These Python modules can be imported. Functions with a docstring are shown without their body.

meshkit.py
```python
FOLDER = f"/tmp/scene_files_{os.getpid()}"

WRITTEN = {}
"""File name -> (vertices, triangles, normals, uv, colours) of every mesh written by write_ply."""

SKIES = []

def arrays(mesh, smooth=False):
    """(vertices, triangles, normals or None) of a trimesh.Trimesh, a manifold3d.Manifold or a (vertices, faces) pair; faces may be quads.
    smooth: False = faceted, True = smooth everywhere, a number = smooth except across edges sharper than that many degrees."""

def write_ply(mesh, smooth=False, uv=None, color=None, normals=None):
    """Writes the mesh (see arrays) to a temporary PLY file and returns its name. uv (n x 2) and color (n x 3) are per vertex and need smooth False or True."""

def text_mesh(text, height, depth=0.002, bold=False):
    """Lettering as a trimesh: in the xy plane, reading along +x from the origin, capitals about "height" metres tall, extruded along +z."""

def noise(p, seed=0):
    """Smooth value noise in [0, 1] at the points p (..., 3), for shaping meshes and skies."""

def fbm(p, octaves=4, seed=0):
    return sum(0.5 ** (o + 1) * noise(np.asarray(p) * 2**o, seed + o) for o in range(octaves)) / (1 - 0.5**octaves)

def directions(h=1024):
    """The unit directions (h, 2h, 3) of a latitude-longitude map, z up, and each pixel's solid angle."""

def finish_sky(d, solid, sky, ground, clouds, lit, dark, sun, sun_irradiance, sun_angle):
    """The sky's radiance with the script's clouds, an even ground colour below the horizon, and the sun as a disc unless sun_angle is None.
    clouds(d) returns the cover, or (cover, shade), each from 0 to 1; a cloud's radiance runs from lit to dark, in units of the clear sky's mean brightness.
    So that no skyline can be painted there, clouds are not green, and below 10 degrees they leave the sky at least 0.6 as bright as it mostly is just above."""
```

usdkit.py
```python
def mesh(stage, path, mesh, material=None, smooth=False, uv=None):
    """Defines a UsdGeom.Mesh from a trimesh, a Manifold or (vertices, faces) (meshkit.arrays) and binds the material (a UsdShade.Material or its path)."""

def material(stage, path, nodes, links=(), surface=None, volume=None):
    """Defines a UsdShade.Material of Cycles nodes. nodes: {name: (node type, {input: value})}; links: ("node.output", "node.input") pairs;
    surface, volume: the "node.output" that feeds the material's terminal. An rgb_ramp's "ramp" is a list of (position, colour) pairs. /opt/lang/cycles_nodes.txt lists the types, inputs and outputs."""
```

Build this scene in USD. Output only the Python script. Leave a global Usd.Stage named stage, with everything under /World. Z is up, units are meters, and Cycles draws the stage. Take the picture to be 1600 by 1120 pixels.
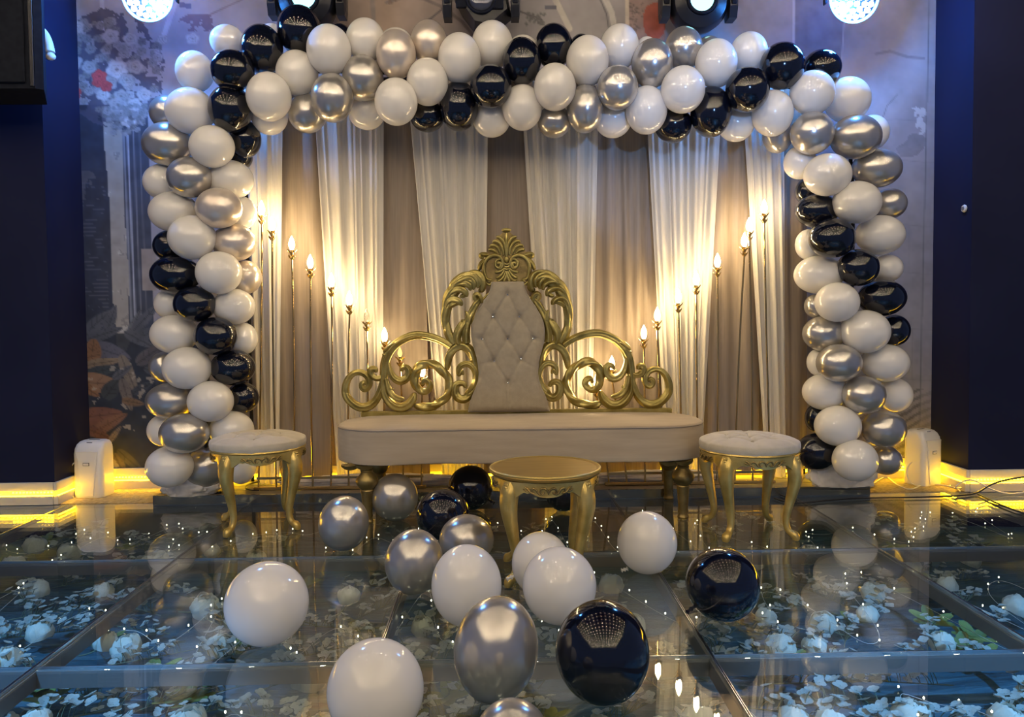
import math, random
import numpy as np
import trimesh
import usdkit, meshkit
from pxr import Usd, UsdGeom, UsdLux, UsdShade, Gf, Sdf, Vt

stage = Usd.Stage.CreateInMemory()
UsdGeom.SetStageUpAxis(stage, 'Z')
UsdGeom.SetStageMetersPerUnit(stage, 1.0)
world = UsdGeom.Xform.Define(stage, '/World')
PI = math.pi
rng = np.random.RandomState(7)
random.seed(7)

# ------------------------------------------------------------------ camera
F, PX, PY, H = 1200.0, 800.0, 538.0, 1.2
Yc = np.array([(777 - PX) / F, (491 - PY) / F, 1.0]); Yc /= np.linalg.norm(Yc)
Xc = np.array([1.0, -0.0095, 0.0]); Xc -= Yc * Xc.dot(Yc); Xc /= np.linalg.norm(Xc)
Zc = np.cross(Xc, Yc)
R_W = np.stack([Xc, Yc, Zc])            # world axes in camera coordinates
CAM = np.array([0, 0, H])
right, down, fwd = R_W[:, 0], R_W[:, 1], R_W[:, 2]
cam = UsdGeom.Camera.Define(stage, '/World/camera')
m = np.eye(4); m[0, :3] = right; m[1, :3] = -down; m[2, :3] = -fwd; m[3, :3] = CAM
cam.AddTransformOp().Set(Gf.Matrix4d(*m.ravel().tolist()))
cam.CreateHorizontalApertureAttr(36.0)
cam.CreateVerticalApertureAttr(25.2)
cam.CreateFocalLengthAttr(36.0 * F / 1600)
cam.CreateVerticalApertureOffsetAttr((PY - 560) / 1600 * 36.0)
cam.CreateClippingRangeAttr(Gf.Vec2f(0.05, 200))
cam.CreateExposureAttr(0.2)

def ray(x, y):
    return R_W @ np.array([(x - PX) / F, (y - PY) / F, 1.0])
def at(x, y, Y):                         # pixel -> point on the vertical plane at depth Y
    d = ray(x, y); return CAM + d * (Y / d[1])
def on(x, y, z=0.0):                     # pixel -> point on the horizontal plane z
    d = ray(x, y); return CAM + d * ((z - H) / d[2])

# ------------------------------------------------------------------ lights of the room
dome = UsdLux.DomeLight.Define(stage, '/World/ambient_light')
dome.CreateColorAttr(Gf.Vec3f(0.30, 0.42, 0.85)); dome.CreateIntensityAttr(0.062)
def sphere_light(name, p, color, inten, r=0.03, cone=None, aim=None):
    l = UsdLux.SphereLight.Define(stage, '/World/' + name)
    l.CreateRadiusAttr(r); l.CreateColorAttr(Gf.Vec3f(*color)); l.CreateIntensityAttr(inten)
    x = UsdGeom.Xformable(l)
    if aim is not None:
        d = np.asarray(aim, float) - np.asarray(p, float); d /= np.linalg.norm(d)
        a = np.cross(d, [0, 0, 1.0]); a /= np.linalg.norm(a); b = np.cross(a, d)
        mm = np.eye(4); mm[0, :3] = a; mm[1, :3] = b; mm[2, :3] = -d; mm[3, :3] = p
        x.AddTransformOp().Set(Gf.Matrix4d(*mm.ravel().tolist()))
        s = UsdLux.ShapingAPI.Apply(l.GetPrim()); s.CreateShapingConeAngleAttr(cone); s.CreateShapingConeSoftnessAttr(0.5)
    else:
        x.AddTranslateOp().Set(Gf.Vec3d(*map(float, p)))
    return l
CEIL_STRENGTH = 188.0
BULB_STRENGTH = 86.0
LED_STRENGTH = 72.0
BLUE = (0.09, 0.40, 1.0)
PAR_L, PAR_R = at(230, -8, 4.95), at(1335, -5, 4.95)
sphere_light('stage_wash_light', (-2.6, 0.2, 3.7), BLUE, 16000, 0.06, 17, (-2.15, 2.1, 0))
sphere_light('stage_wash_light_001', (2.6, 0.2, 3.7), BLUE, 16000, 0.06, 17, (2.05, 2.0, 0))
sphere_light('front_spot_light', (1.15, 0.3, 2.45), (0.22, 0.45, 1.0), 6500, 0.035, 11, (1.30, 5.2, 2.35))

for _k, _p in enumerate((PAR_L, PAR_R)): sphere_light('par_beam_light' + ('_001' if _k else ''), _p + [0, -0.13, -0.05], (0.05, 0.30, 1.0), 2200, 0.03)

# ------------------------------------------------------------------ helpers
used = {}
def numbered(path):
    n = used.get(path, -1) + 1; used[path] = n
    return path if n == 0 else '%s_%03d' % (path, n)
def tag(p, label=None, cat=None, group=None, kind=None):
    for k, v in (('label', label), ('category', cat), ('group', group), ('kind', kind)):
        if v: p.SetCustomDataByKey(k, v)
    return p
def pth(parent):
    return '/World' if parent is None else str(parent.GetPath())
def thing(name, label, cat, loc=(0, 0, 0), rz=0, group=None, kind=None):
    x = UsdGeom.Xform.Define(stage, numbered('/World/' + name))
    if any(loc): x.AddTranslateOp().Set(Gf.Vec3d(*map(float, loc)))
    if rz: x.AddRotateZOp().Set(math.degrees(rz))
    return tag(x.GetPrim(), label, cat, group, kind)
def obj(name, mesh, mat, parent=None, smooth=40, label=None, cat=None, group=None, kind=None):
    m = usdkit.mesh(stage, numbered(pth(parent) + '/' + name), mesh, mat, smooth=smooth)
    return tag(m.GetPrim(), label, cat, group, kind)
def paint(prim, cols):
    UsdGeom.PrimvarsAPI(prim).CreatePrimvar('paint', Sdf.ValueTypeNames.Color3fArray, 'vertex').Set(Vt.Vec3fArray.FromNumpy(np.asarray(cols, np.float32)))
def T(v, f): return trimesh.Trimesh(np.asarray(v, float), np.asarray(f), process=False)
def cat(ms): return trimesh.util.concatenate([m for m in ms])
def box(a, b):
    a, b = np.minimum(a, b), np.maximum(a, b)
    m = trimesh.creation.box(np.asarray(b, float) - a); m.apply_translation((np.asarray(a, float) + b) / 2); return m
def bevel_box(a, b, r=0.01):
    a, b = np.asarray(a, float), np.asarray(b, float)
    pts = []
    for s in np.ndindex(2, 2, 2):
        c = np.where(s, b, a); d = np.where(s, -r, r)
        for k in range(3):
            e = d.copy(); e[k] = 0; pts.append(c + e)
    return trimesh.convex.convex_hull(np.array(pts))
def grid_faces(nu, nv, wrap=False):
    f = []
    for i in range(nu if wrap else nu - 1):
        for j in range(nv - 1):
            a, b = i * nv + j, ((i + 1) % nu) * nv + j
            f += [(a, b, b + 1), (a, b + 1, a + 1)]
    return f
def grid(P, wrap=False, flip=False):
    P = np.asarray(P, float); f = np.array(grid_faces(P.shape[0], P.shape[1], wrap))
    if flip: f = f[:, ::-1]
    return T(P.reshape(-1, 3), f)
def lathe(prof, n=32, center=(0, 0, 0)):
    prof = np.asarray(prof, float)
    if prof[0, 0] > 1e-6: prof = np.vstack([[0, prof[0, 1]], prof])
    if prof[-1, 0] > 1e-6: prof = np.vstack([prof, [0, prof[-1, 1]]])
    m = trimesh.creation.revolve(prof, sections=n); m.apply_translation(center)
    if m.volume < 0: m.invert()
    return m
def spline(pts, n):
    P = np.asarray(pts, float)
    if len(P) == 2:
        return P[0] + (P[1] - P[0]) * np.linspace(0, 1, n)[:, None]
    d = np.r_[0, np.cumsum(np.maximum(np.linalg.norm(np.diff(P[:, :3], axis=0), axis=1), 1e-9) ** 0.5)]
    from scipy.interpolate import CubicSpline, PchipInterpolator
    t = np.linspace(0, d[-1], n)
    out = CubicSpline(d, P[:, :3])(t)
    if P.shape[1] > 3: out = np.hstack([out, PchipInterpolator(d, P[:, 3:])(t)])
    return out
def tube(pts, rad, sides=10, n=None, normal=None, flat=1.0, ridges=0, ridge=0.0, twist=0.0, cap=True, lobes=None):
    """Swept tube. rad: number or list along pts. normal: fixed direction for planar sweeps (depth axis, scaled by flat). ridges: carved grooves that twist along the length. lobes: (count, depth) bulges along the length."""
    P = np.asarray(pts, float)
    r = np.full(len(P), float(rad)) if np.ndim(rad) == 0 else np.asarray(rad, float)
    n = n or max(8, 8 * len(P))
    S = spline(np.hstack([P, r[:, None]]), n); C, r = S[:, :3], S[:, 3]
    t = np.gradient(C, axis=0); t /= np.linalg.norm(t, axis=1, keepdims=True) + 1e-12
    L = np.r_[0, np.cumsum(np.linalg.norm(np.diff(C, axis=0), axis=1))]
    if normal is None:
        a = np.zeros_like(C); v = np.array([0.13, 0.31, 0.94]); v -= t[0] * v.dot(t[0]); a[0] = v / np.linalg.norm(v)
        for i in range(1, n):
            v = a[i - 1] - t[i] * a[i - 1].dot(t[i]); a[i] = v / np.linalg.norm(v)
    else:
        a = np.tile(np.asarray(normal, float), (n, 1))
    b = np.cross(t, a); b /= np.linalg.norm(b, axis=1, keepdims=True) + 1e-12
    ang = np.arange(sides) / sides * 2 * PI
    rr = r[:, None] * np.ones(sides)
    if ridges: rr = rr * (1 + ridge * np.cos(ridges * ang[None] + twist * L[:, None]))
    if lobes:
        s = L / L[-1] * lobes[0]
        rr = rr * (1 - lobes[1] * (2 * np.abs((s[:, None] + 0.18 * np.cos(ang)[None]) % 1 - 0.5)) ** 3)
    V = C[:, None] + rr[..., None] * (np.cos(ang)[None, :, None] * b[:, None] + flat * np.sin(ang)[None, :, None] * a[:, None])
    V = V.reshape(-1, 3); f = []
    for i in range(n - 1):
        for j in range(sides):
            k = (j + 1) % sides
            p, q, u, w = i * sides + j, i * sides + k, (i + 1) * sides + k, (i + 1) * sides + j
            f += [(p, q, u), (p, u, w)]
    if cap:
        c0, c1 = len(V), len(V) + 1
        V = np.vstack([V, C[0] - t[0] * r[0] * 0.45, C[-1] + t[-1] * r[-1] * 0.45])
        for j in range(sides):
            k = (j + 1) % sides
            f += [(c0, k, j), (c1, (n - 1) * sides + j, (n - 1) * sides + k)]
    m = T(V, f)
    if m.volume < 0: m.invert()
    return m
def ball(p, r, sub=2):
    m = trimesh.creation.icosphere(sub, 1.0); m.apply_scale(r); m.apply_translation(p); return m
def prism(poly, z0, z1, bevel=0.0):
    from shapely.geometry import Polygon
    p = Polygon(poly)
    m = trimesh.creation.extrude_polygon(p, z1 - z0, engine='earcut'); m.apply_translation([0, 0, z0]); return m
def copy_of(root, loc, rz=0, label=None, group=None, scale=None, rot=None):
    base = root.GetName(); base = base[:-4] if base[-4:-3] == '_' and base[-3:].isdigit() else base
    x = UsdGeom.Xform.Define(stage, numbered('/World/' + base))
    p = x.GetPrim(); p.GetReferences().AddInternalReference(root.GetPath()); p.SetInstanceable(True)
    x.ClearXformOpOrder()
    place(x, loc, rz, scale, rot)
    was = root.GetCustomData()
    return tag(p, label or was.get('label'), was.get('category'), group or was.get('group'))
def place(x, loc, rz=0, scale=None, rot=None):
    x = UsdGeom.Xformable(x); x.ClearXformOpOrder()
    M = trimesh.transformations.rotation_matrix(rz, [0, 0, 1])
    if rot is not None: M = M @ trimesh.transformations.euler_matrix(*rot)
    if scale is not None: M = M @ np.diag([*(np.ones(3) * scale), 1])
    M[:3, 3] = loc
    op = x.GetPrim().GetAttribute('xformOp:transform')
    if op: UsdGeom.XformOp(op).Set(Gf.Matrix4d(*M.T.ravel().tolist())); x.SetXformOpOrder([UsdGeom.XformOp(op)])
    else: x.AddTransformOp().Set(Gf.Matrix4d(*M.T.ravel().tolist()))
_one = 'first second third fourth fifth sixth seventh eighth ninth'.split()
ORD = 'zeroth first second third fourth fifth sixth seventh eighth ninth tenth eleventh twelfth thirteenth fourteenth fifteenth sixteenth seventeenth eighteenth nineteenth'.split()
for _t in ('twent', 'thirt', 'fort', 'fift', 'sixt', 'sevent', 'eight', 'ninet'): ORD += [_t + 'ieth'] + [_t + 'y-' + w for w in _one]

# ------------------------------------------------------------------ materials
def mat(name, nodes, links=(), surface='p.BSDF', **k):
    return usdkit.material(stage, '/World/Looks/' + name, nodes, links, surface=surface, **k)
def plain(name, col, rough=0.5, metal=0.0, **kw):
    return mat(name, {'p': ('principled_bsdf', {'base_color': col, 'roughness': rough, 'metallic': metal, **kw})})
def noisy(name, c1, c2, scale, rough=0.5, metal=0.0, bump=0.0, bscale=None, stretch=(1, 1, 1), detail=4, **kw):
    n = {'g': ('texture_coordinate', {}), 'm': ('mapping', {'scale': stretch}), 'n': ('noise_texture', {'scale': scale, 'detail': detail}),
         'r': ('rgb_ramp', {'ramp': [(0.3, c1), (0.7, c2)]}), 'p': ('principled_bsdf', {'roughness': rough, 'metallic': metal, **kw})}
    l = [('g.object', 'm.vector'), ('m.vector', 'n.vector'), ('n.fac', 'r.fac'), ('r.color', 'p.base_color')]
    if bump:
        n['n2'] = ('noise_texture', {'scale': bscale or scale, 'detail': 4}); n['b'] = ('bump', {'strength': bump, 'distance': 0.01})
        l += [('m.vector', 'n2.vector'), ('n2.fac', 'b.height'), ('b.normal', 'p.normal')]
    return mat(name, n, l)
def emit(name, col, s):
    return mat(name, {'e': ('emission', {'color': col, 'strength': s})}, surface='e.emission')

def latex(name, col, trans, rough):
    return mat(name, {'p': ('principled_bsdf', {'base_color': col, 'roughness': rough, 'specular_ior_level': 1.0}),
                      't': ('translucent_bsdf', {'color': col}), 'x': ('mix_closure', {'fac': trans})},
               [('p.BSDF', 'x.closure1'), ('t.BSDF', 'x.closure2')], surface='x.closure')
M_WHITE = latex('white_latex', (0.80, 0.775, 0.73), 0.22, 0.10)
M_BLACK = plain('black_latex', (0.003, 0.004, 0.010), 0.10, coat_weight=0.5, coat_roughness=0.04)
M_SILVER = noisy('silver_latex', (0.46, 0.44, 0.41), (0.56, 0.53, 0.49), 9, 0.22, 0.75)
M_PEARL = noisy('pearl_latex', (0.62, 0.54, 0.46), (0.70, 0.62, 0.54), 9, 0.28, 0.55)
M_CARVED = noisy('carved_gold', (0.25, 0.195, 0.05), (0.47, 0.38, 0.125), 14, 0.33, 0.7, 0.25, 60)
M_GOLD = noisy('leaf_gold', (0.44, 0.315, 0.08), (0.68, 0.50, 0.165), 11, 0.32, 0.65, 0.2, 50)
M_OLDGOLD = noisy('aged_gold', (0.16, 0.11, 0.04), (0.34, 0.25, 0.09), 12, 0.4, 0.8, 0.25, 50)
M_BRASS = plain('brass', (0.60, 0.42, 0.17), 0.22, 1.0)
M_VELVET = noisy('grey_velvet', (0.29, 0.24, 0.163), (0.34, 0.285, 0.195), 30, 0.85, 0, 0.15, 300, sheen_weight=0.3)
M_CUSHION = noisy('beige_suede', (0.35, 0.275, 0.185), (0.41, 0.325, 0.222), 10, 0.9, 0, 0.1, 200, stretch=(0.3, 1, 3), sheen_weight=0.2)
M_STOOLPAD = noisy('cream_velvet', (0.41, 0.355, 0.26), (0.48, 0.42, 0.31), 16, 0.9, 0, 0.12, 150, sheen_weight=0.2)
M_PIPING = plain('taupe_piping', (0.27, 0.22, 0.17), 0.8)
M_SHEER = mat('white_sheer', {'g': ('texture_coordinate', {}), 'm': ('mapping', {'scale': (60, 60, 1.2)}), 'n': ('noise_texture', {'scale': 3, 'detail': 3}),
                              'r': ('rgb_ramp', {'ramp': [(0.3, (0.61, 0.565, 0.475)), (0.7, (0.71, 0.66, 0.56))]}),
                              'p': ('principled_bsdf', {'roughness': 0.75, 'sheen_weight': 0.2}), 't': ('translucent_bsdf', {}), 'x': ('mix_closure', {'fac': 0.3})},
              [('g.object', 'm.vector'), ('m.vector', 'n.vector'), ('n.fac', 'r.fac'), ('r.color', 'p.base_color'), ('r.color', 't.color'), ('p.BSDF', 'x.closure1'), ('t.BSDF', 'x.closure2')], surface='x.closure')
M_TAUPE = noisy('taupe_satin', (0.195, 0.148, 0.102), (0.245, 0.188, 0.132), 6, 0.55, 0, stretch=(12, 12, 0.5), sheen_weight=0.2)
M_NAVY = noisy('navy_wall', (0.008, 0.0095, 0.028), (0.011, 0.013, 0.036), 2.0, 0.6, specular_ior_level=0.12)
M_MURAL = mat('mural_print', {'a': ('attribute', {'attribute': 'paint'}), 'p': ('principled_bsdf', {'roughness': 0.6})}, [('a.color', 'p.base_color')])
M_SKIRT = noisy('white_board', (0.50, 0.46, 0.40), (0.56, 0.52, 0.46), 6, 0.5)
M_CARPET = noisy('gold_carpet', (0.26, 0.19, 0.085), (0.46, 0.35, 0.17), 40, 0.95, 0, 0.8, 120)
M_PLATFORM = noisy('grey_planks', (0.10, 0.085, 0.07), (0.20, 0.17, 0.14), 9, 0.5, 0, stretch=(0.4, 4, 4))
M_MIRROR = plain('bronze_mirror', (0.30, 0.26, 0.18), 0.12, 0.9)
M_BLACKM = plain('black_metal', (0.008, 0.009, 0.013), 0.35, 0.0, specular_ior_level=0.3)
M_BLACKP = noisy('black_plastic', (0.006, 0.007, 0.012), (0.010, 0.012, 0.018), 30, 0.75, specular_ior_level=0.08)
M_STEEL = plain('steel_frame', (0.55, 0.56, 0.58), 0.25, 1.0)
M_BEAM = plain('grey_beam', (0.15, 0.14, 0.13), 0.45, 0.3)
M_BED = mat('bed_cloth', {'g': ('texture_coordinate', {}), 'm': ('mapping', {'scale': (0.7, 5, 1)}), 'n': ('noise_texture', {'scale': 3.2, 'detail': 6, 'distortion': 1.2}),
                          'r': ('rgb_ramp', {'ramp': [(0.3, (0.011, 0.034, 0.046)), (0.55, (0.028, 0.080, 0.105)), (0.75, (0.085, 0.145, 0.165))]}),
                          'b': ('bump', {'strength': 0.6, 'distance': 0.03}), 'p': ('principled_bsdf', {'roughness': 0.55})},
            [('g.object', 'm.vector'), ('m.vector', 'n.vector'), ('n.fac', 'r.fac'), ('r.color', 'p.base_color'), ('n.fac', 'b.height'), ('b.normal', 'p.normal')])
M_PETAL = mat('white_petal', {'p': ('principled_bsdf', {'base_color': (0.66, 0.66, 0.57), 'roughness': 0.7}), 't': ('translucent_bsdf', {'color': (0.72, 0.72, 0.62)}), 'x': ('mix_closure', {'fac': 0.3})},
              [('p.BSDF', 'x.closure1'), ('t.BSDF', 'x.closure2')], surface='x.closure')
M_FLORET = mat('floret_petal', {'p': ('principled_bsdf', {'base_color': (0.42, 0.44, 0.40), 'roughness': 0.7}), 't': ('translucent_bsdf', {'color': (0.5, 0.52, 0.46)}), 'x': ('mix_closure', {'fac': 0.35})},
               [('p.BSDF', 'x.closure1'), ('t.BSDF', 'x.closure2')], surface='x.closure')
M_LEAF = mat('green_leaf', {'g': ('texture_coordinate', {}), 'n': ('noise_texture', {'scale': 12}), 'r': ('rgb_ramp', {'ramp': [(0.3, (0.07, 0.11, 0.025)), (0.7, (0.20, 0.22, 0.05))]}),
                            'p': ('principled_bsdf', {'roughness': 0.5})}, [('g.object', 'n.vector'), ('n.fac', 'r.fac'), ('r.color', 'p.base_color')])
M_STEM = plain('stem_green', (0.10, 0.13, 0.08), 0.6)
M_WIRE = plain('clear_wire', (0.45, 0.47, 0.45), 0.3)
M_PLASTIC = plain('white_plastic', (0.62, 0.59, 0.53), 0.35)
M_PLASTICD = plain('grey_plastic', (0.16, 0.15, 0.14), 0.5)
M_CORDW = plain('white_cord', (0.6, 0.56, 0.5), 0.5)
M_CORDB = plain('black_cord', (0.012, 0.012, 0.014), 0.5)
M_CLOTH = noisy('white_cloth', (0.55, 0.51, 0.46), (0.66, 0.61, 0.55), 20, 0.9)
M_CRYSTAL = plain('crystal', (0.9, 0.9, 0.92), 0.05, 0.9)
M_TOP = noisy('gold_top', (0.32, 0.195, 0.04), (0.40, 0.25, 0.058), 5, 0.40, 0.45, stretch=(1, 8, 1))
M_LENS = plain('dark_lens', (0.05, 0.055, 0.075), 0.08, 0.3)
M_GLASS = mat('floor_glass', {'w': ('layer_weight', {'blend': 0.5}), 'k': ('math', {'math_type': 'power', 'value2': 4.2}),
                              's': ('math', {'math_type': 'multiply_add', 'value2': 0.95, 'value3': 0.045}),
                              't': ('transparent_bsdf', {'color': (0.93, 0.97, 0.96)}), 'g': ('glossy_bsdf', {'color': (1, 1, 1), 'roughness': 0.0}), 'x': ('mix_closure', {})},
              [('w.facing', 'k.value1'), ('k.value', 's.value1'), ('s.value', 'x.fac'), ('t.BSDF', 'x.closure1'), ('g.BSDF', 'x.closure2')], surface='x.closure')
M_BULBGLASS = mat('clear_bulb', {'w': ('layer_weight', {'blend': 0.5}), 's': ('math', {'math_type': 'multiply_add', 'value2': 0.6, 'value3': 0.05}),
                                 't': ('transparent_bsdf', {'color': (0.97, 0.95, 0.9)}), 'g': ('glossy_bsdf', {'color': (1, 1, 1), 'roughness': 0.03}), 'x': ('mix_closure', {})},
                  [('w.facing', 's.value1'), ('s.value', 'x.fac'), ('t.BSDF', 'x.closure1'), ('g.BSDF', 'x.closure2')], surface='x.closure')
E_BULB = emit('candle_light', (1.0, 0.74, 0.39), BULB_STRENGTH)
E_AMBER = emit('dim_candle_light', (1.0, 0.45, 0.10), 3.0)
E_LED = emit('yellow_led', (1.0, 0.56, 0.005), LED_STRENGTH)
E_PAR = emit('par_led', (0.45, 0.8, 1.0), 18.0)
E_PARRIM = emit('par_rim_light', (0.012, 0.19, 1.0), 110.0)
E_HEAD = emit('moving_head_beam', (0.30, 0.95, 1.0), 2.6)
E_CEIL = emit('ceiling_led', (1.0, 0.81, 0.57), CEIL_STRENGTH)
E_FAIRY = emit('fairy_led', (1.0, 0.88, 0.60), 9.0)

# ------------------------------------------------------------------ the shell: walls, ceiling, floor
YM, YP = 5.42, 4.98                     # mural wall, front of the side piers
XL, XR = -2.87, 3.10
wb = obj('wall_back', box((XL - 0.3, YM + 0.012, -0.4), (XR + 0.3, YM + 0.2, 4.3)), M_NAVY, kind='structure', smooth=False)
obj('wall_left', box((-5.2, YP, -0.4), (XL, YM + 0.2, 4.3)), M_NAVY, kind='structure', smooth=False)
obj('wall_right', box((XR, YP, -0.4), (5.4, YM + 0.2, 4.3)), M_NAVY, kind='structure', smooth=False)
ce = obj('ceiling', box((-5.2, -6.2, 4.2), (5.4, YM + 0.2, 4.3)), M_BLACKP, kind='structure', smooth=False)
cl = []
for x in np.linspace(-4.8, 4.8, 16):
    for y in np.linspace(-6.0, 3.4, 15):
        cl.append(box((x - 0.0175, y - 0.0175, 4.16), (x + 0.0175, y + 0.0175, 4.199)))
obj('ceiling_lamp', cat(cl), E_CEIL, ce, smooth=False, kind='stuff')

GX = [-3.96, -2.785, -1.61, -0.435, 0.74, 1.915, 3.09, 4.265]
GY = [0.289, 1.463, 2.637, 3.81, 4.965]
fl = tag(UsdGeom.Xform.Define(stage, '/World/floor').GetPrim(), 'glass panel stage floor over a bed of artificial flowers', None, None, 'structure')
for i in range(len(GX) - 1):
    for j in range(len(GY) - 1):
        obj('glass_panel', bevel_box((GX[i] + 0.006, GY[j] + 0.006, -0.012), (GX[i + 1] - 0.006, GY[j + 1] - 0.006, 0.0), 0.002), M_GLASS, fl, smooth=False)
for x in GX:
    obj('frame_beam', cat([box((x - 0.012, GY[0], -0.072), (x + 0.012, GY[-1], -0.0125))]), M_BEAM, fl, smooth=False)
    obj('edge_strip', box((x - 0.005, GY[0], -0.012), (x - 0.0015, GY[-1], 0.0012)), M_STEEL, fl, smooth=False)
    obj('edge_strip', box((x + 0.0015, GY[0], -0.012), (x + 0.005, GY[-1], 0.0012)), M_STEEL, fl, smooth=False)
for y in GY:
    for i in range(len(GX) - 1):
        obj('cross_beam', box((GX[i] + 0.0125, y - 0.012, -0.072), (GX[i + 1] - 0.0125, y + 0.012, -0.0125)), M_BEAM, fl, smooth=False)
        obj('edge_strip', box((GX[i] + 0.006, y - 0.005, -0.012), (GX[i + 1] - 0.006, y - 0.0015, 0.001)), M_STEEL, fl, smooth=False)
# rumpled cloth lining of the bed
bx, by = np.meshgrid(np.linspace(GX[0], GX[-1], 150), np.linspace(GY[0], GY[-1] + 0.1, 110), indexing='ij')
bz = -0.23 + 0.07 * (meshkit.fbm(np.stack([bx * 1.4, by * 4.0, 0 * bx], -1), 4, 3) - 0.5)
obj('bed_cloth', grid(np.stack([bx, by, bz], -1)), M_BED, fl, smooth=True)
obj('bed_edge', box((GX[0], 4.98, -0.3), (GX[-1], 5.0, -0.02)), M_BEAM, fl, smooth=False)
obj('carpet', cat([box((XL, 4.972, -0.05), (XR, YM, 0.004)), box((-5.2, 4.972, -0.05), (XL, 4.98, 0.004)), box((XR, 4.972, -0.05), (5.4, 4.98, 0.004))]), M_CARPET, fl, smooth=False)

# ------------------------------------------------------------------ skirting boards with their yellow strip lights
def skirting(name, p, q, nrm, leds):
    """A board of two layers with a lit groove between, from p to q (plan), facing nrm."""
    p, q, nrm = np.array(p, float), np.array(q, float), np.array(nrm, float)
    b = tag(UsdGeom.Xform.Define(stage, numbered('/World/' + name)).GetPrim(), None, None, None, 'structure')
    def slab(z0, z1, d0, d1):
        c = [p + nrm * d0, q + nrm * d0, q + nrm * d1, p + nrm * d1]
        return trimesh.convex.convex_hull(np.array([[*v, z] for v in c for z in (z0, z1)]))
    obj('lower_board', slab(0.004, 0.058, 0.002, 0.03), M_SKIRT, b, smooth=False)
    obj('upper_board', slab(0.092, 0.145, 0.002, 0.022), M_SKIRT, b, smooth=False)
    obj('groove_back', slab(0.058, 0.092, 0.002, 0.006), M_SKIRT, b, smooth=False)
    L = np.linalg.norm(q - p); u = (q - p) / L
    obj('light_strip', slab(0.060, 0.067, 0.027, 0.031), E_LED, b, smooth=False)
    if leds:
        ms = []
        n = int(L / 0.022)
        for k in range(n):
            if (k // 7) % 4 == 3: continue
            c = p + u * (k + 0.5) * L / n + nrm * 0.020
            ms.append(box((c[0] - 0.005, c[1] - 0.004, 0.078), (c[0] + 0.005, c[1] + 0.004, 0.087)))
        obj('led', cat(ms), E_LED, b, smooth=False, kind='stuff')
skirting('baseboard_back', (XL, YM), (XR, YM), (0, -1), True)
skirting('baseboard_left', (-5.0, YP), (XL, YP), (0, -1), True)
skirting('baseboard_right', (XR, YP), (5.2, YP), (0, -1), True)
skirting('baseboard_left_return', (XL, YP - 0.02), (XL, YM), (1, 0), False)
skirting('baseboard_right_return', (XR, YP - 0.02), (XR, YM), (-1, 0), False)

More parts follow.
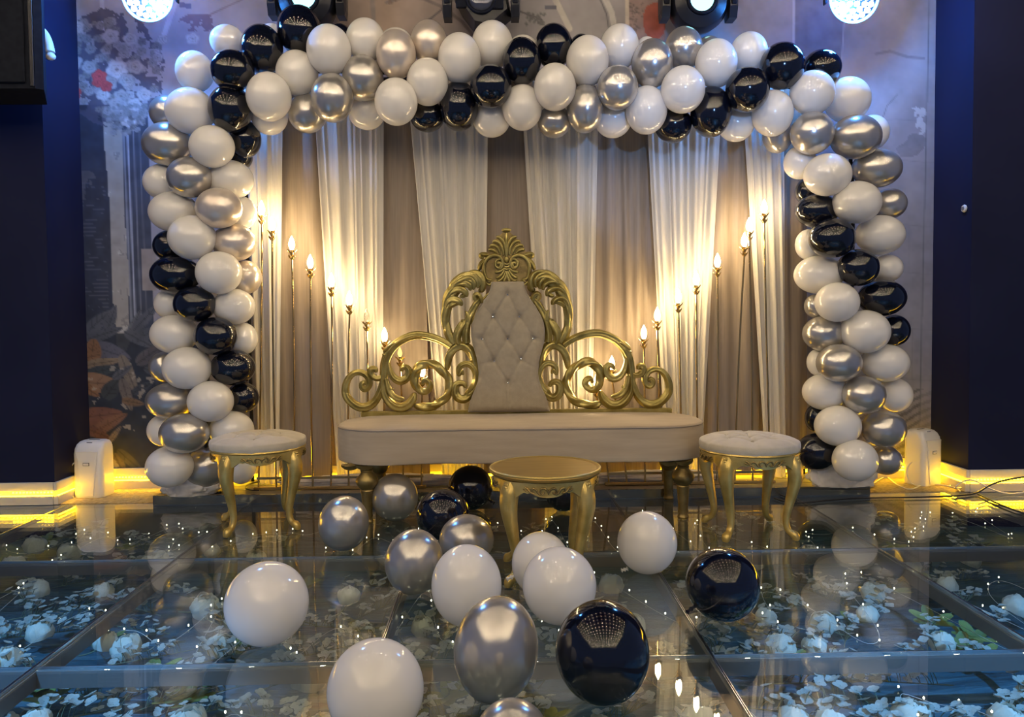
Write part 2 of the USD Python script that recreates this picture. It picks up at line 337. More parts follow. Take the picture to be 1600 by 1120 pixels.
# ------------------------------------------------------------------ printed mural
def mural():
    kx = F / YM
    def patch(u0, u1, v0, v1, step):
        us, vs = np.arange(u0, u1 + 0.1, step), np.arange(v0, v1 + 0.1, step)
        U, V = np.meshgrid(us, vs, indexing='ij')
        return U, V
    def colour(U, V):
        P = np.stack([U / 60.0, V / 60.0, 0 * U], -1)
        n1, n2 = meshkit.fbm(P, 5, 1), meshkit.fbm(P * 4, 4, 9)
        c = np.empty(U.shape + (3,))
        warm = np.clip(1 - np.abs(U - 610) / 190, 0, 1)[..., None]
        base = np.array([0.25, 0.23, 0.24]) * (1 - warm) + np.array([0.30, 0.215, 0.165]) * warm
        c[:] = base * (0.72 + 0.56 * n1 + 0.25 * (n2 - 0.5))[..., None]
        def put(mask, col, var=0.25):
            k = np.clip(mask, 0, 1)[..., None]
            c[:] = c * (1 - k) + k * np.asarray(col) * (1 - var + 2 * var * n2)[..., None]
        def soft(d, w=1.5): return np.clip(0.5 - d / w, 0, 1)
        def line(pts, w):
            d = np.full(U.shape, 1e9)
            for (a, b), (e, f) in zip(pts[:-1], pts[1:]):
                t = np.clip(((U - a) * (e - a) + (V - b) * (f - b)) / ((e - a) ** 2 + (f - b) ** 2), 0, 1)
                d = np.minimum(d, np.hypot(U - a - t * (e - a), V - b - t * (f - b)))
            return soft(d - w)
        def leaf(x, y, L, W, ang, col, rib=0.45):
            col = np.asarray(col) * 0.62
            dx, dy = U - x, V - y
            s, t = dx * math.cos(ang) + dy * math.sin(ang), -dx * math.sin(ang) + dy * math.cos(ang)
            half = W * np.sqrt(np.clip(1 - (s / L) ** 2, 0, 1)) * (1 - 0.35 * s / L)
            put((np.abs(s) < L) * soft(np.abs(t) - half), col, 0.3)
            put((np.abs(s) < L) * soft(np.abs(t) - 0.7), np.asarray(col) * rib, 0.1)
            for q in (-0.5, -0.1, 0.3):
                put((np.abs(s - q * L - np.abs(t) * 0.8) < 0.6) * (np.abs(t) < half * 0.9) * 0.6, np.asarray(col) * rib, 0.1)
        R = np.random.RandomState(11)
        def flower(x, y, r, col):
            dx, dy = U - x, (V - y) * 1.15
            a, d = np.arctan2(dy, dx), np.hypot(dx, dy)
            ph = R.rand() * 6
            edge = r * (0.80 + 0.2 * np.abs(np.cos(2.5 * a + ph)))
            col = np.asarray(col)
            put(soft(d - edge), col, 0.25)
            put(soft(np.abs(d - edge * 0.93) - 0.5) * 0.45, col * 0.35)
            put(soft(np.abs(d - edge * (0.5 + 0.1 * np.cos(3 * a + ph))) - 0.6) * 0.6, col * 0.5)
            put(soft(d - r * 0.16), col * 0.45)
        # left: dark glazing and pale trunk, flowers above, leaves below
        put((U < 246) * (V > 165) * 1.0, (0.022, 0.028, 0.045), 0.5)
        put((U < 178) * (V > 265) * (V < 310) * (n1 > 0.48) * 0.6, (0.10, 0.095, 0.10))
        put((U < 178) * (V > 280) * (V < 480) * (np.sin(V * 1.1 + 6 * n1) > 0.75) * (n2 > 0.5) * 0.5, (0.10, 0.10, 0.12))
        put(line([(133, 200), (140, 480)], 1.0) * 0.6, (0.16, 0.17, 0.22))
        put((U > 206) * (U < 246) * (V > 175) * (V < 520), (0.035, 0.042, 0.062), 0.4)
        for x, w, k in ((207, 1.5, 0.2), (213, 1.2, 0.36), (222, 1.0, 0.16), (231, 0.8, 0.12)):
            put(line([(x, 205), (x + 4, 500)], w), (k * 0.9, k * 0.95, k * 1.1))
        put((U > 228) * (U < 252) * (V > 385) * (V < 450), (0.26, 0.22, 0.19))
        xl, xr = 177 + (V - 178) * 0.028 + 1.5 * np.sin(V / 40), 203 + (V - 178) * 0.018 + np.sin(V / 31 + 1)
        trunk = (U > xl) * (U < xr) * (V > 172) * (V < 590 - 2 * (U - 178))
        put(trunk, (0.27, 0.25, 0.22), 0.25)
        put(trunk * (n2 > 0.62) * (np.abs(U - 0.5 * (xl + xr) - 5) < 6) * 0.8, (0.17, 0.16, 0.15))
        put(trunk * (n2 > 0.70) * 0.7, (0.38, 0.36, 0.32))
        put(line([(180, 0), (181, 62)], 3.5) * 0.8, (0.42, 0.40, 0.44)); put(line([(295, 0), (272, 62)], 4) * 0.6, (0.40, 0.37, 0.40))
        put((np.abs(U - 306) < 9) * (np.abs(V - 16 - (U - 306) * 0.1) < 4), (0.10, 0.10, 0.16))
        put(line([(395, 6), (360, 22), (330, 36)], 1.2), (0.16, 0.12, 0.13))
        # dark foliage behind the flowers
        cl_ = (np.hypot((U - 185) / 90, (V - 110) / 95) < 0.95 + 0.5 * (n1 - 0.5))
        put(cl_ * (n2 > 0.40) * 0.95, (0.055, 0.05, 0.07), 0.4)
        put((np.hypot((U - 325) / 30, (V - 42) / 14) < 1) * (n2 > 0.45), (0.13, 0.09, 0.11))
        for k in range(150):
            x, y = 128 + R.rand() * 135, 38 + R.rand() * 160
            if x > 215 and y < 70 or (y > 165 and x < 165) or x + 0.6 * y > 345: continue
            g = 0.12 + 0.18 * R.rand()
            flower(x, y, 4 + 5 * R.rand(), (g * 1.04, g * 0.95, g * 0.93))
        for x, y, r in ((200, 112, 17), (188, 132, 13), (214, 128, 13), (205, 152, 12), (140, 48, 13), (192, 62, 14), (222, 66, 12), (135, 100, 14), (158, 108, 12), (200, 165, 15), (228, 108, 13), (225, 165, 12), (178, 150, 11), (316, 66, 11), (270, 67, 9), (215, 190, 12), (240, 150, 12)):
            g = 0.25 + 0.14 * R.rand()
            flower(x, y, r, (g * 1.05, g * 0.95, g * 0.90))
        for x, y, r in ((133, 147, 13), (173, 122, 12), (183, 137, 10), (170, 131, 9)):
            flower(x, y, r, (0.40, 0.055, 0.05))
        for k in range(55):
            x, y = 185 + R.rand() * 60, 165 + R.rand() * 45
            g = 0.11 + 0.16 * R.rand(); flower(x, y, 2.5 + 3 * R.rand(), (g, g * 0.95, g * 0.95))
        # leaves at the bottom
        put((U < 330) * (V > 500 + 30 * n1) * 0.92, (0.012, 0.018, 0.030), 0.5)
        blues, browns, sand = (0.115, 0.125, 0.15), (0.30, 0.155, 0.075), (0.30, 0.22, 0.14)
        for x, y, L, W, a, col in ((160, 497, 26, 10, -0.7, blues), (180, 492, 22, 8, -1.2, blues), (148, 520, 26, 9, 0.6, blues), (170, 515, 28, 8, -0.3, (0.10, 0.11, 0.135)), (215, 500, 24, 6, -1.1, (0.16, 0.17, 0.19)),
                                   (232, 492, 30, 8, -0.8, blues), (240, 515, 30, 9, -0.3, (0.10, 0.115, 0.14)), (222, 525, 26, 8, 0.5, blues), (180, 545, 30, 13, 0.35, (0.13, 0.135, 0.18)), (238, 548, 26, 10, -0.6, (0.12, 0.11, 0.12)),
                                   (150, 540, 18, 14, -1.4, browns), (140, 552, 22, 9, -0.2, browns), (165, 560, 30, 7, -0.15, sand), (165, 572, 26, 8, -0.2, (0.05, 0.065, 0.075)), (158, 592, 34, 15, 0.1, (0.33, 0.19, 0.11)), (140, 600, 22, 8, 0.6, browns),
                                   (178, 600, 20, 12, -0.9, (0.05, 0.06, 0.07)), (205, 580, 34, 9, 1.2, (0.24, 0.20, 0.16)), (200, 610, 26, 8, 1.3, (0.20, 0.17, 0.15)), (210, 622, 18, 6, 0.2, (0.22, 0.14, 0.08)), (160, 642, 34, 13, -0.1, (0.22, 0.10, 0.07)),
                                   (172, 655, 32, 9, -0.5, (0.25, 0.13, 0.08)), (150, 668, 26, 8, 0.4, (0.17, 0.08, 0.06)), (180, 672, 16, 4, -0.9, (0.28, 0.22, 0.18)), (225, 600, 18, 7, -0.5, (0.06, 0.07, 0.09)), (187, 722, 22, 8, 1.15, (0.17, 0.13, 0.08)),
                                   (205, 716, 30, 7, 0.75, (0.10, 0.09, 0.06)), (195, 575, 18, 6, -0.6, blues), (245, 575, 18, 6, 0.3, (0.08, 0.09, 0.11)), (300, 640, 30, 10, 0.3, (0.05, 0.06, 0.08))):
            leaf(x, y, L, W, a, col)
        put((U < 260) * (V > 560) * (n2 > 0.735) * 0.6, (0.30, 0.27, 0.22))
        # top: drawn poles, boughs and rust
        put(line([(590, 0), (592, 38)], 3.5), (0.20, 0.16, 0.15)); put(line([(612, 12), (640, 3), (668, 6), (700, 20), (728, 42), (750, 70)], 2.4), (0.16, 0.125, 0.12))
        put(line([(670, 44), (715, 8)], 1.3), (0.06, 0.05, 0.06)); put(line([(800, 20), (850, 38)], 1.2), (0.07, 0.06, 0.07))
        for k in range(40): put(soft(np.hypot(U - 825 - 30 * R.rand(), V - 28 - 18 * R.rand()) - 2), (0.10, 0.095, 0.10))
        for k in range(10): put(soft(np.hypot(U - 616 - 14 * R.rand(), V - 2 - 12 * R.rand()) - 2), (0.15, 0.10, 0.08))
        put(line([(872, 10), (893, 52)], 4.5), (0.42, 0.38, 0.34)); put((np.abs(U - 864) < 9) * (np.abs(V - 20) < 4), (0.09, 0.09, 0.12))
        put(line([(945, 0), (958, 28), (962, 50)], 4.5), (0.43, 0.40, 0.38)); put(line([(937, 0), (950, 30), (953, 50)], 1.0), (0.10, 0.09, 0.10)); put(line([(982, 0), (982, 45)], 3), (0.50, 0.42, 0.35))
        put((U > 985) * (U < 1042) * (V < 75) * (0.55 + 0.7 * (n1 - 0.4)), (0.30, 0.17, 0.14), 0.5); put((np.hypot((U - 1024) / 20, (V - 38) / 34) < 0.7 + 0.7 * (n1 - 0.3)), (0.36, 0.085, 0.055), 0.5)
        for k in range(40): put(soft(np.hypot(U - 985 - 22 * R.rand(), V - 10 - 45 * R.rand()) - 1.6) * 0.8, (0.12, 0.09, 0.09))
        # right: pillar, plaster blocks, cracks
        xe = 1322 - V * 0.06
        put((U > 1241) * (U < xe) * (V < 330), (0.135, 0.13, 0.155), 0.3); put(soft(np.abs(U - 1241) - 1.2) * (V < 300), (0.42, 0.40, 0.43)); put(soft(np.abs(U - xe) - 0.8) * (V < 330) * 0.7, (0.40, 0.38, 0.38))
        low = np.clip((V - 220) / 420, 0, 1)
        put((U > xe) * 0.55 * low, (0.20, 0.20, 0.215), 0.3)
        for v in (195, 258, 358, 432, 520, 600): put((U > 1325) * soft(np.abs(V - v - 2 * np.sin(U / 19)) - 0.6) * 0.45, (0.14, 0.13, 0.14))
        for u, v0, v1 in ((1395, 240, 358), (1425, 358, 432), (1378, 432, 520), (1432, 520, 600)): put(soft(np.abs(U - u) - 0.6) * (V > v0) * (V < v1) * 0.4, (0.14, 0.13, 0.14))
        put(line([(1370, 92), (1392, 88), (1420, 97), (1445, 99)], 2.2) * 0.7, (0.15, 0.135, 0.15)); put(line([(1404, 155), (1388, 172), (1380, 195)], 0.8) * 0.8, (0.13, 0.12, 0.12))
        put((np.hypot((U - 1420) / 34, (V - 225) / 30) < 0.9) * (n1 > 0.47) * 0.7, (0.15, 0.14, 0.15), 0.4); put((np.hypot((U - 1437) / 16, (V - 195) / 24) < 1) * (n2 > 0.5) * 0.6, (0.48, 0.47, 0.47))
        put((U > 1330) * (V > 615) * (np.sin(V * 0.5 + U * 0.25 + 9 * n1) > 0.2) * 0.8, (0.085, 0.085, 0.095), 0.4)
        edge = 1453 - V * 0.012
        put(soft(np.abs(U - edge) - 0.9), (0.12, 0.12, 0.13)); put((U > edge + 1) * 0.5, (0.24, 0.225, 0.24), 0.2)
        return np.clip(c, 0, 1)
    vs, fs, cs, n = [], [], [], 0
    for u0, u1, v0, v1, st in ((134, 434, -140, 758, 2), (434, 1210, -140, 106, 2), (1210, 1474, -140, 758, 2), (434, 1210, 106, 758, 12)):
        us, vv = np.linspace(u0, u1, int((u1 - u0) / st) + 1), np.linspace(v0, v1, int((v1 - v0) / st) + 1)
        U, V = np.meshgrid(us, vv, indexing='ij')
        cs.append(colour(U, V).reshape(-1, 3))
        P = np.stack([(U - 777) / kx, np.full(U.shape, YM), H + (491 - V) / kx], -1)
        vs.append(P.reshape(-1, 3)); fs.append(np.array(grid_faces(*U.shape)) + n); n += U.size
    p = obj('printed_mural', T(np.vstack(vs), np.vstack(fs)), M_MURAL, smooth=False, label='printed mural of pale flowers, a tree trunk, leaves and grey plaster on the back wall', cat='mural')
    paint(p, np.vstack(cs))
mural()

# ------------------------------------------------------------------ platform under the arch
pf = thing('platform', 'low dark plank platform with mirrored front edge under the arch and lamps', 'platform')
obj('front_edge', box((-2.22, 4.925, 0.001), (2.42, 4.94, 0.056)), M_MIRROR, pf, smooth=False)
for k in range(3):
    obj('plank', bevel_box((-2.22, 4.942 + k * 0.128, 0.005), (2.42, 5.066 + k * 0.128, 0.055), 0.003), M_PLATFORM, pf, smooth=False)

# ------------------------------------------------------------------ curtains
def curtain(name, tl, tr, bl, br, Y, ztop, zbot, mt, folds, depth, label, catg, seed, sharp):
    """A pleated hanging: top and bottom corners given as x at the depth Y."""
    R = np.random.RandomState(seed)
    n, mrows = 260, 26
    u, v = np.linspace(0, 1, n), np.linspace(0, 1, mrows)
    U, V = np.meshgrid(u, v, indexing='ij')
    X = (tl + (tr - tl) * U) * (1 - V) + (bl + (br - bl) * U) * V
    Z = ztop + (zbot - ztop) * V
    pos = (np.arange(folds) + 0.5 + 0.6 * (R.rand(folds) - 0.5)) / folds
    D = np.zeros_like(U)
    for k, p in enumerate(pos):
        w = (0.15 + 0.2 * R.rand()) / folds * (1 if sharp else 1.7)
        a = 0.5 + 0.5 * R.rand()
        drift = 0.25 / folds * np.sin(2 * V + R.rand() * 6)
        D += a * np.exp(-np.abs((U - p - drift) / w) ** 2.2)
        X = X + (0.006 if sharp else 0.0) * a * np.exp(-((U - p - drift) / w) ** 2) * np.sin(R.rand() * 6)
    D += 0.35 * np.sin(U * folds * 2.2 + seed + 0.8 * V)
    D *= depth * (0.55 + 0.45 * V)
    P = np.stack([X, Y - D, Z], -1)
    Q = P.copy(); Q[..., 1] += 0.0015
    return obj(name, grid(P), mt, smooth=True, label=label, cat=catg)
YW, YT = 5.215, 5.285
def cx(x, Y): return (x - 777) / F * Y
ZT = 2.78
whites = [(392, 452, 404, 433, 'far left white sheer curtain beside the left balloon column'), (497, 606, 524, 595, 'white sheer curtain second from the left, behind the left lamps'), (642, 767, 688, 753, 'white sheer curtain just left of the bench crest'),
          (816, 938, 850, 922, 'white sheer curtain just right of the bench crest'), (1009, 1131, 1042, 1096, 'white sheer curtain second from the right, behind the right lamps'), (1159, 1226, 1200, 1232, 'far right white sheer curtain beside the right balloon column')]
for k, (a, b, c, d, lab) in enumerate(whites):
    curtain('white_curtain', cx(a, YW), cx(b, YW), cx(c, YW), cx(d, YW), YW, ZT, 0.062, M_SHEER, max(5, int((b - a) / 12)), 0.020, lab, 'curtain', 20 + k, True)
taupes = [(440, 512, 'taupe satin curtain furthest left'), (590, 665, 'taupe satin curtain left of the bench crest'), (745, 840, 'taupe satin curtain right behind the bench crest'), (920, 1028, 'taupe satin curtain right of the bench crest'), (1110, 1185, 'taupe satin curtain among the tallest right lamps'), (1215, 1262, 'narrow taupe satin curtain at the far right edge')]
for k, (a, b, lab) in enumerate(taupes):
    curtain('taupe_curtain', cx(a, YT), cx(b, YT), cx(a - 4, YT), cx(b + 4, YT), YT, ZT, 0.10, M_TAUPE, max(4, int((b - a) / 16)), 0.022, lab, 'curtain', 40 + k, False)
rod = thing('curtain_rod', 'dark rod carrying the curtains behind the top of the balloon arch', 'curtain rod')
obj('rail', tube([(cx(385, 5.25), 5.25, ZT + 0.01), (cx(1265, 5.25), 5.25, ZT + 0.01)], 0.012, n=4), M_BLACKM, rod)
for x in (392, 1260): obj('post', tube([(cx(x, 5.335), 5.335, 0.057), (cx(x, 5.335), 5.335, ZT + 0.02)], 0.012, n=4), M_BLACKM, rod)

# ------------------------------------------------------------------ balloons
def balloon_mesh(c, rx, ry, rz_, ang=0.0, nu=36, nv=24):
    """Ellipsoid: half width rx, depth ry, half height rz_, turned by ang in the picture plane (about the y axis)."""
    th, ph = np.linspace(0, 2 * PI, nu, endpoint=False), np.linspace(0, PI, nv)
    TH, PH = np.meshgrid(th, ph, indexing='ij')
    P = np.stack([rx * np.sin(PH) * np.cos(TH), ry * np.sin(PH) * np.sin(TH), rz_ * np.cos(PH)], -1)
    ca, sa = math.cos(ang), math.sin(ang)
    P = np.stack([P[..., 0] * ca + P[..., 2] * sa, P[..., 1], -P[..., 0] * sa + P[..., 2] * ca], -1)
    m = grid(P + c, wrap=True)
    if m.volume < 0: m.invert()
    return m
# x, y, half width, half height in the photograph's pixels, colour, layer (0 front .. 2 back)
ARCH = [
 (355,64,26,24,'w',1),(304,112,28,31,'w',1),(363,110,33,31,'k',0),(297,173,37,35,'w',0),(360,170,33,36,'k',0),(383,217,24,29,'k',1),(372,246,22,20,'k',2),(420,151,34,37,'w',0),(421,180,28,30,'w',1),
 (262,176,27,26,'s',2),(262,225,38,33,'s',1),(331,229,34,32,'w',0),(296,277,34,31,'s',0),(254,284,29,27,'w',2),(360,281,35,30,'w',1),(271,331,37,31,'w',1),(342,325,35,31,'p',0),(377,333,23,26,'w',2),(300,371,36,34,'w',0),
 (366,379,33,29,'p',1),(266,384,26,24,'k',2),(274,429,38,30,'k',1),(342,426,35,33,'w',0),(384,433,24,26,'p',2),(265,475,23,23,'w',2),(304,475,32,28,'k',0),(366,479,32,28,'w',1),(272,522,36,30,'w',1),(337,525,33,29.5,'k',0),
 (380,529,22,25,'w',2),(258,573,24,24,'s',2),(292,575,37,33,'w',0),(364,574,34,28,'k',1),(266,626,37,28,'s',1),(329,627,35,32,'w',0),(379,621,25,24,'k',2),(256,672,25,25,'w',2),(288,677,38,31,'s',0),(362,672,34,30,'w',1),
 (265,729,36,32,'w',0),(322,730,32,32,'s',1),(377,730,22,26,'w',2),
 (409,77,32,37,'k',0),(468,47,34,37,'k',1),(425,60,22,22,'w',2),(464,114,32,34,'w',0),(514,78,34,38,'w',0),(571,63,30,33,'w',1),(532,55,17,17,'k',2),(519,153,32,37,'s',0),(480,177,29,30,'s',1),(567,122,31.5,35,'s',0),
 (619,85,30.5,37,'p',0),(619,73,28,28,'w',2),(670,66,28,33,'p',1),(573,174,29,28,'w',2),(619,159,33,36,'w',0),(668,128,32,36,'w',0),(718,91,33,38,'w',0),(769,70,32,36,'w',1),(668,181,27,25,'k',1),(717,166,30,38,'k',0),
 (767,135,32,33,'k',0),(768,187,29,27,'w',1),(815,96,30,36,'k',0),(817,82,26,26,'w',2),(865,72,29,34,'k',1),(908,80,20,26,'k',2),(867,136,32.5,36,'w',0),(918,95,33,38,'w',0),(968,73,30,34,'w',1),(1010,80,18,22,'w',2),
 (816,168,31,35,'w',0),(866,190,26,25,'s',1),(914,170,28.5,37,'s',0),(965,137,31.5,34,'s',0),(958,186,29,29,'w',1),(1019,99,31.5,37,'s',0),(1068,76,29,33,'s',1),(1108,78,20,21,'s',2),(1010,172,32,37,'w',0),
 (1067,140,34,36,'w',0),(1119,99,32,37,'w',0),(1170,82,28.5,31,'w',1),(1052,195,28.5,28,'k',1),(1111,175,31.5,39,'k',0),(1168,140,33.5,34.5,'k',0),(1150,193,28.5,28,'w',1),(1207,177,31.5,35.5,'w',0),(1222,103,34,36,'k',0),
 (1284,106,30,28,'k',1),(1269,145,34,34,'w',0),(1324,156,35,35,'w',1),(1269,208,33,33,'s',0),(1215,212,23,27,'s',2),(1337,214,39,34,'s',0),(1362,207,26,27,'w',2),(1250,254,25,26,'w',1),(1293,273,36.5,33,'w',0),
 (1370,263,38,30,'s',1),(1260,299,17,20,'k',2),(1277,329,33.5,27,'k',1),(1339,316,37,33,'w',0),(1390,318,26,24,'s',2),(1300,372,36,31,'k',0),(1375,367,37.5,31,'w',1),(1263,382,20,24,'w',2),(1279,429,38,30,'w',1),
 (1341,418,32,29,'k',0),(1385,419,25,22,'w',2),(1308,472,34,31,'w',0),(1378,465,37,29,'k',1),(1275,478,18,19,'s',2),(1287,521,32.5,28,'s',1),(1352,518,38,34,'w',0),(1397,516,24,25,'k',2),(1311,567,35,30,'s',0),
 (1277,566,16,21,'w',2),(1383,567,37,30,'w',1),(1289,612,35,29,'w',1),(1350,617,33.5,30,'s',0),(1398,617,27,27,'w',2),(1334,629,25,20,'w',2),(1275,653,17,22,'k',2),(1309,665,36,32,'w',0),(1381,670,34.5,29,'s',1),
 (1277,706,32.5,30,'k',1),(1336,719,35,33,'w',0),(1384,719,25,23,'s',2)]
B = np.array([b[:4] for b in ARCH], float); lay = np.array([b[5] for b in ARCH])
DY = 4.80 + 0.085 * lay
dirs = np.array([ray(x, y) / ray(x, y)[1] for x, y in B[:, :2]])
mr = (B[:, 2] + B[:, 3]) / 2
for it in range(60):                     # let touching balloons push each other apart in depth
    C = CAM + dirs * DY[:, None]; rad = mr * DY / F
    d = C[:, None] - C[None]; dist = np.linalg.norm(d, axis=-1) + 1e-9
    lim = 0.90 * (rad[:, None] + rad[None])
    ov = np.where((dist < lim) & ~np.eye(len(C), dtype=bool), lim - dist, 0)
    order = np.sign((DY[:, None] - DY[None]) + 0.002 * (lay[:, None] - lay[None]) + 1e-4 * (np.arange(len(C))[:, None] - np.arange(len(C))[None]))
    DY = np.clip(DY + 0.25 * (ov * order).sum(1), 4.72, 5.06)
NAME = {'w': 'white_balloon', 'k': 'black_balloon', 's': 'silver_balloon', 'p': 'pearl_balloon'}
LOOK = {'w': 'milky white balloon', 'k': 'glossy black balloon', 's': 'metallic silver balloon', 'p': 'pearly champagne balloon'}
COL = {'w': 'white', 'k': 'black', 's': 'silver', 'p': 'champagne'}
MB = {'w': M_WHITE, 'k': M_BLACK, 's': M_SILVER, 'p': M_PEARL}
def section(b):
    if b[0] < 410 and b[1] > 95: return 'left'
    if b[0] > 1240 and b[1] > 90: return 'right'
    return 'top'
groups = {}
for i, b in enumerate(ARCH): groups.setdefault((section(b), b[4], b[5] == 2), []).append(i)
LAB = [''] * len(ARCH)
for (sec, c, hid), ids in groups.items():
    ids = sorted(ids, key=(lambda i: ARCH[i][0]) if sec == 'top' else (lambda i: -ARCH[i][1]))
    for r, i in enumerate(ids):
        look = ('half-hidden ' if hid else '') + LOOK[c]
        which = ORD[r + 1] + ' such from the ' + ('left' if sec == 'top' else 'bottom')
        if len(ids) == 1: which = 'the only such one'
        LAB[i] = '%s in the arch\'s %s, %s' % (look, {'left': 'left column', 'right': 'right column', 'top': 'top span'}[sec], which)
for i, (x, y, a, h, c, l) in enumerate(ARCH):
    k = DY[i] / F
    obj(NAME[c], balloon_mesh(CAM + dirs[i] * DY[i], a * k, 0.97 * (a + h) / 2 * k, h * k), MB[c], smooth=True, label=LAB[i], cat='balloon', group='balloons of the arch')
af = thing('arch_frame', 'thin black metal arch frame behind the balloons', 'arch frame')
obj('frame_tube', tube([at(315, 762, 4.95), at(318, 500, 4.95), at(315, 220, 4.95), at(350, 140, 4.95), at(480, 112, 4.95), at(800, 122, 4.95), at(1180, 130, 4.95), at(1300, 165, 4.95), at(1330, 260, 4.95), at(1330, 500, 4.95), at(1335, 762, 4.95)], 0.012, n=90), M_BLACKM, af)
for x in (315, 1335): obj('foot_plate', bevel_box(at(x, 762, 4.95) * [1, 1, 0] + [-0.12, 0.02, 0.057], at(x, 762, 4.95) * [1, 1, 0] + [0.12, 0.2, 0.07], 0.004), M_BLACKM, af, smooth=False)

# balloons lying on the glass: x, y, half width, half height, tilt, colour, knot direction or None, label
FLOOR = [(537,818,39,43,0.12,'s',(-14,46),'silver balloon on the glass left of the bench leg, knot down'),
 (617,777,36.5,37,0,'s',None,'dull dark silver balloon under the left of the bench'),
 (735,762,35,35,0,'k',(33,22),'black balloon furthest back, under the bench left of the table'),
 (692,804,42,40,0,'k',None,'black balloon in front of the bench, behind the silver pair'),
 (729,843,43,39,0,'s',None,'half-hidden silver balloon left of the table leg'),
 (647,878,46,51,0.1,'s',None,'silver balloon resting left of the white one by the table'),
 (729,915,55.5,64,0,'w',None,'white balloon just left of the table foot'),
 (845,881,46,50,0,'w',(-47,20),'white balloon under the front of the table, partly hidden'),
 (874,915,58.5,60,0,'w',None,'white balloon in front of the table, overlapping the one behind'),
 (1011,848,47,49,0,'w',(-37,44),'lone white balloon right of the table'),
 (1129,913,58,57,0,'k',(-52,38),'black balloon at the right, nearest the right stool'),
 (417,943,64.5,64.5,0,'w',None,'large white balloon at the left, in front of the left stool'),
 (775,1015,67,83,0.14,'s',(-30,84),'big egg-shaped silver balloon near the front'),
 (941,1019,74.5,81,-0.06,'k',None,'largest black balloon, near the front'),
 (587,1078,76,78,0,'w',None,'large white balloon cut by the bottom edge'),
 (800,1160,62,66,0,'s',None,'silver balloon at the bottom edge, only its top in view'),
 (880,769,29,30,0,'k',None,'black balloon behind the table, under the bench')]
for x, y, a, h, ang, c, knot, lab in FLOOR:
    d = ray(x, y); d = d / d[1]
    Y = H / (h / F - d[2]) if h / F - d[2] > 0 else 3
    k = Y / F; ctr = CAM + d * Y; ctr[2] = h * k + 0.0015
    t = thing(NAME[c], lab, 'balloon', group=None)
    depth = 0.98 * (a + min(a, h)) / 2 * k
    obj('skin', balloon_mesh(ctr, a * k, depth, h * k, ang, 48, 32), MB[c], t, smooth=True)
    if knot:
        kx_, ky_ = knot
        e = np.array([kx_, 0, -ky_], float); e /= np.linalg.norm(e)
        p0 = ctr + np.array([kx_ * 0.93, 0, -ky_ * 0.93]) * k + [0, -0.01, 0]
        p0[2] = max(p0[2], 0.016)
        e = np.array([e[0], 0, 0.25 * e[2]]) if p0[2] < 0.05 else e
        nz = [p0 - e * 0.012, p0, p0 + e * 0.010, p0 + e * 0.018, p0 + e * 0.03]
        nz = np.array(nz); nz[:, 2] = np.maximum(nz[:, 2], 0.013)
        obj('knot', tube(nz, [0.013, 0.0055, 0.010, 0.005, 0.012], 10, 20), MB[c], t)

# ------------------------------------------------------------------ candle lamp racks
YR = 5.05
def bulb_mesh(p, s=1.0):
    return lathe(np.array([(0.006, 0), (0.011, 0.006), (0.018, 0.022), (0.0195, 0.036), (0.017, 0.052), (0.011, 0.068), (0.005, 0.080), (0.0015, 0.088)]) * s, 14, p)
def cup_mesh(p):
    ms = [lathe([(0.004, -0.062), (0.012, -0.058), (0.017, -0.048), (0.012, -0.038), (0.007, -0.034), (0.013, -0.026), (0.018, -0.014), (0.016, -0.008), (0.004, -0.008)], 14, p), lathe([(0.009, -0.010), (0.009, 0.002)], 10, p)]
    for k in range(5):
        for r0, zz, L in ((0.015, -0.014, 0.022), (0.012, -0.050, 0.016)):
            a = 2 * PI * (k + 0.3) / 5; c, s = math.cos(a), math.sin(a); q = np.array([-s, c, 0]); e = np.array([c, s, 0])
            b0 = p + e * r0 + [0, 0, zz]
            v = [b0 - q * 0.008, b0 + q * 0.008, b0 + e * L * 0.55 + q * 0.006 + [0, 0, 0.010], b0 + e * L * 0.55 - q * 0.006 + [0, 0, 0.010], b0 + e * L + [0, 0, 0.022]]
            v += [x - [0, 0, 0.003] for x in v]
            ms.append(trimesh.convex.convex_hull(np.array(v)))
    return cat(ms)
LEFT = [(404, 409, 336, 1), (432, 425, 361, 1), (460, 456, 391, 1), (489, 485, 420, 1), (517, 518, 449, 1), (545, 546, 477, 1), (574, 573, 503, 0), (602, 601, 534, 1), (630, 625, 558, 2), (659, 660, 589, 1)]
RIGHT = [(952, 932, 606, 1), (980, 956, 578, 1), (1008, 1006, 530, 1), (1036, 1027, 502, 1), (1064, 1060, 474, 1), (1092, 1088, 446, 1), (1120, 1121, 418, 1), (1148, 1163, 386, 1), (1176, 1170.5, 362, 1), (1204, 1194, 334, 1)]
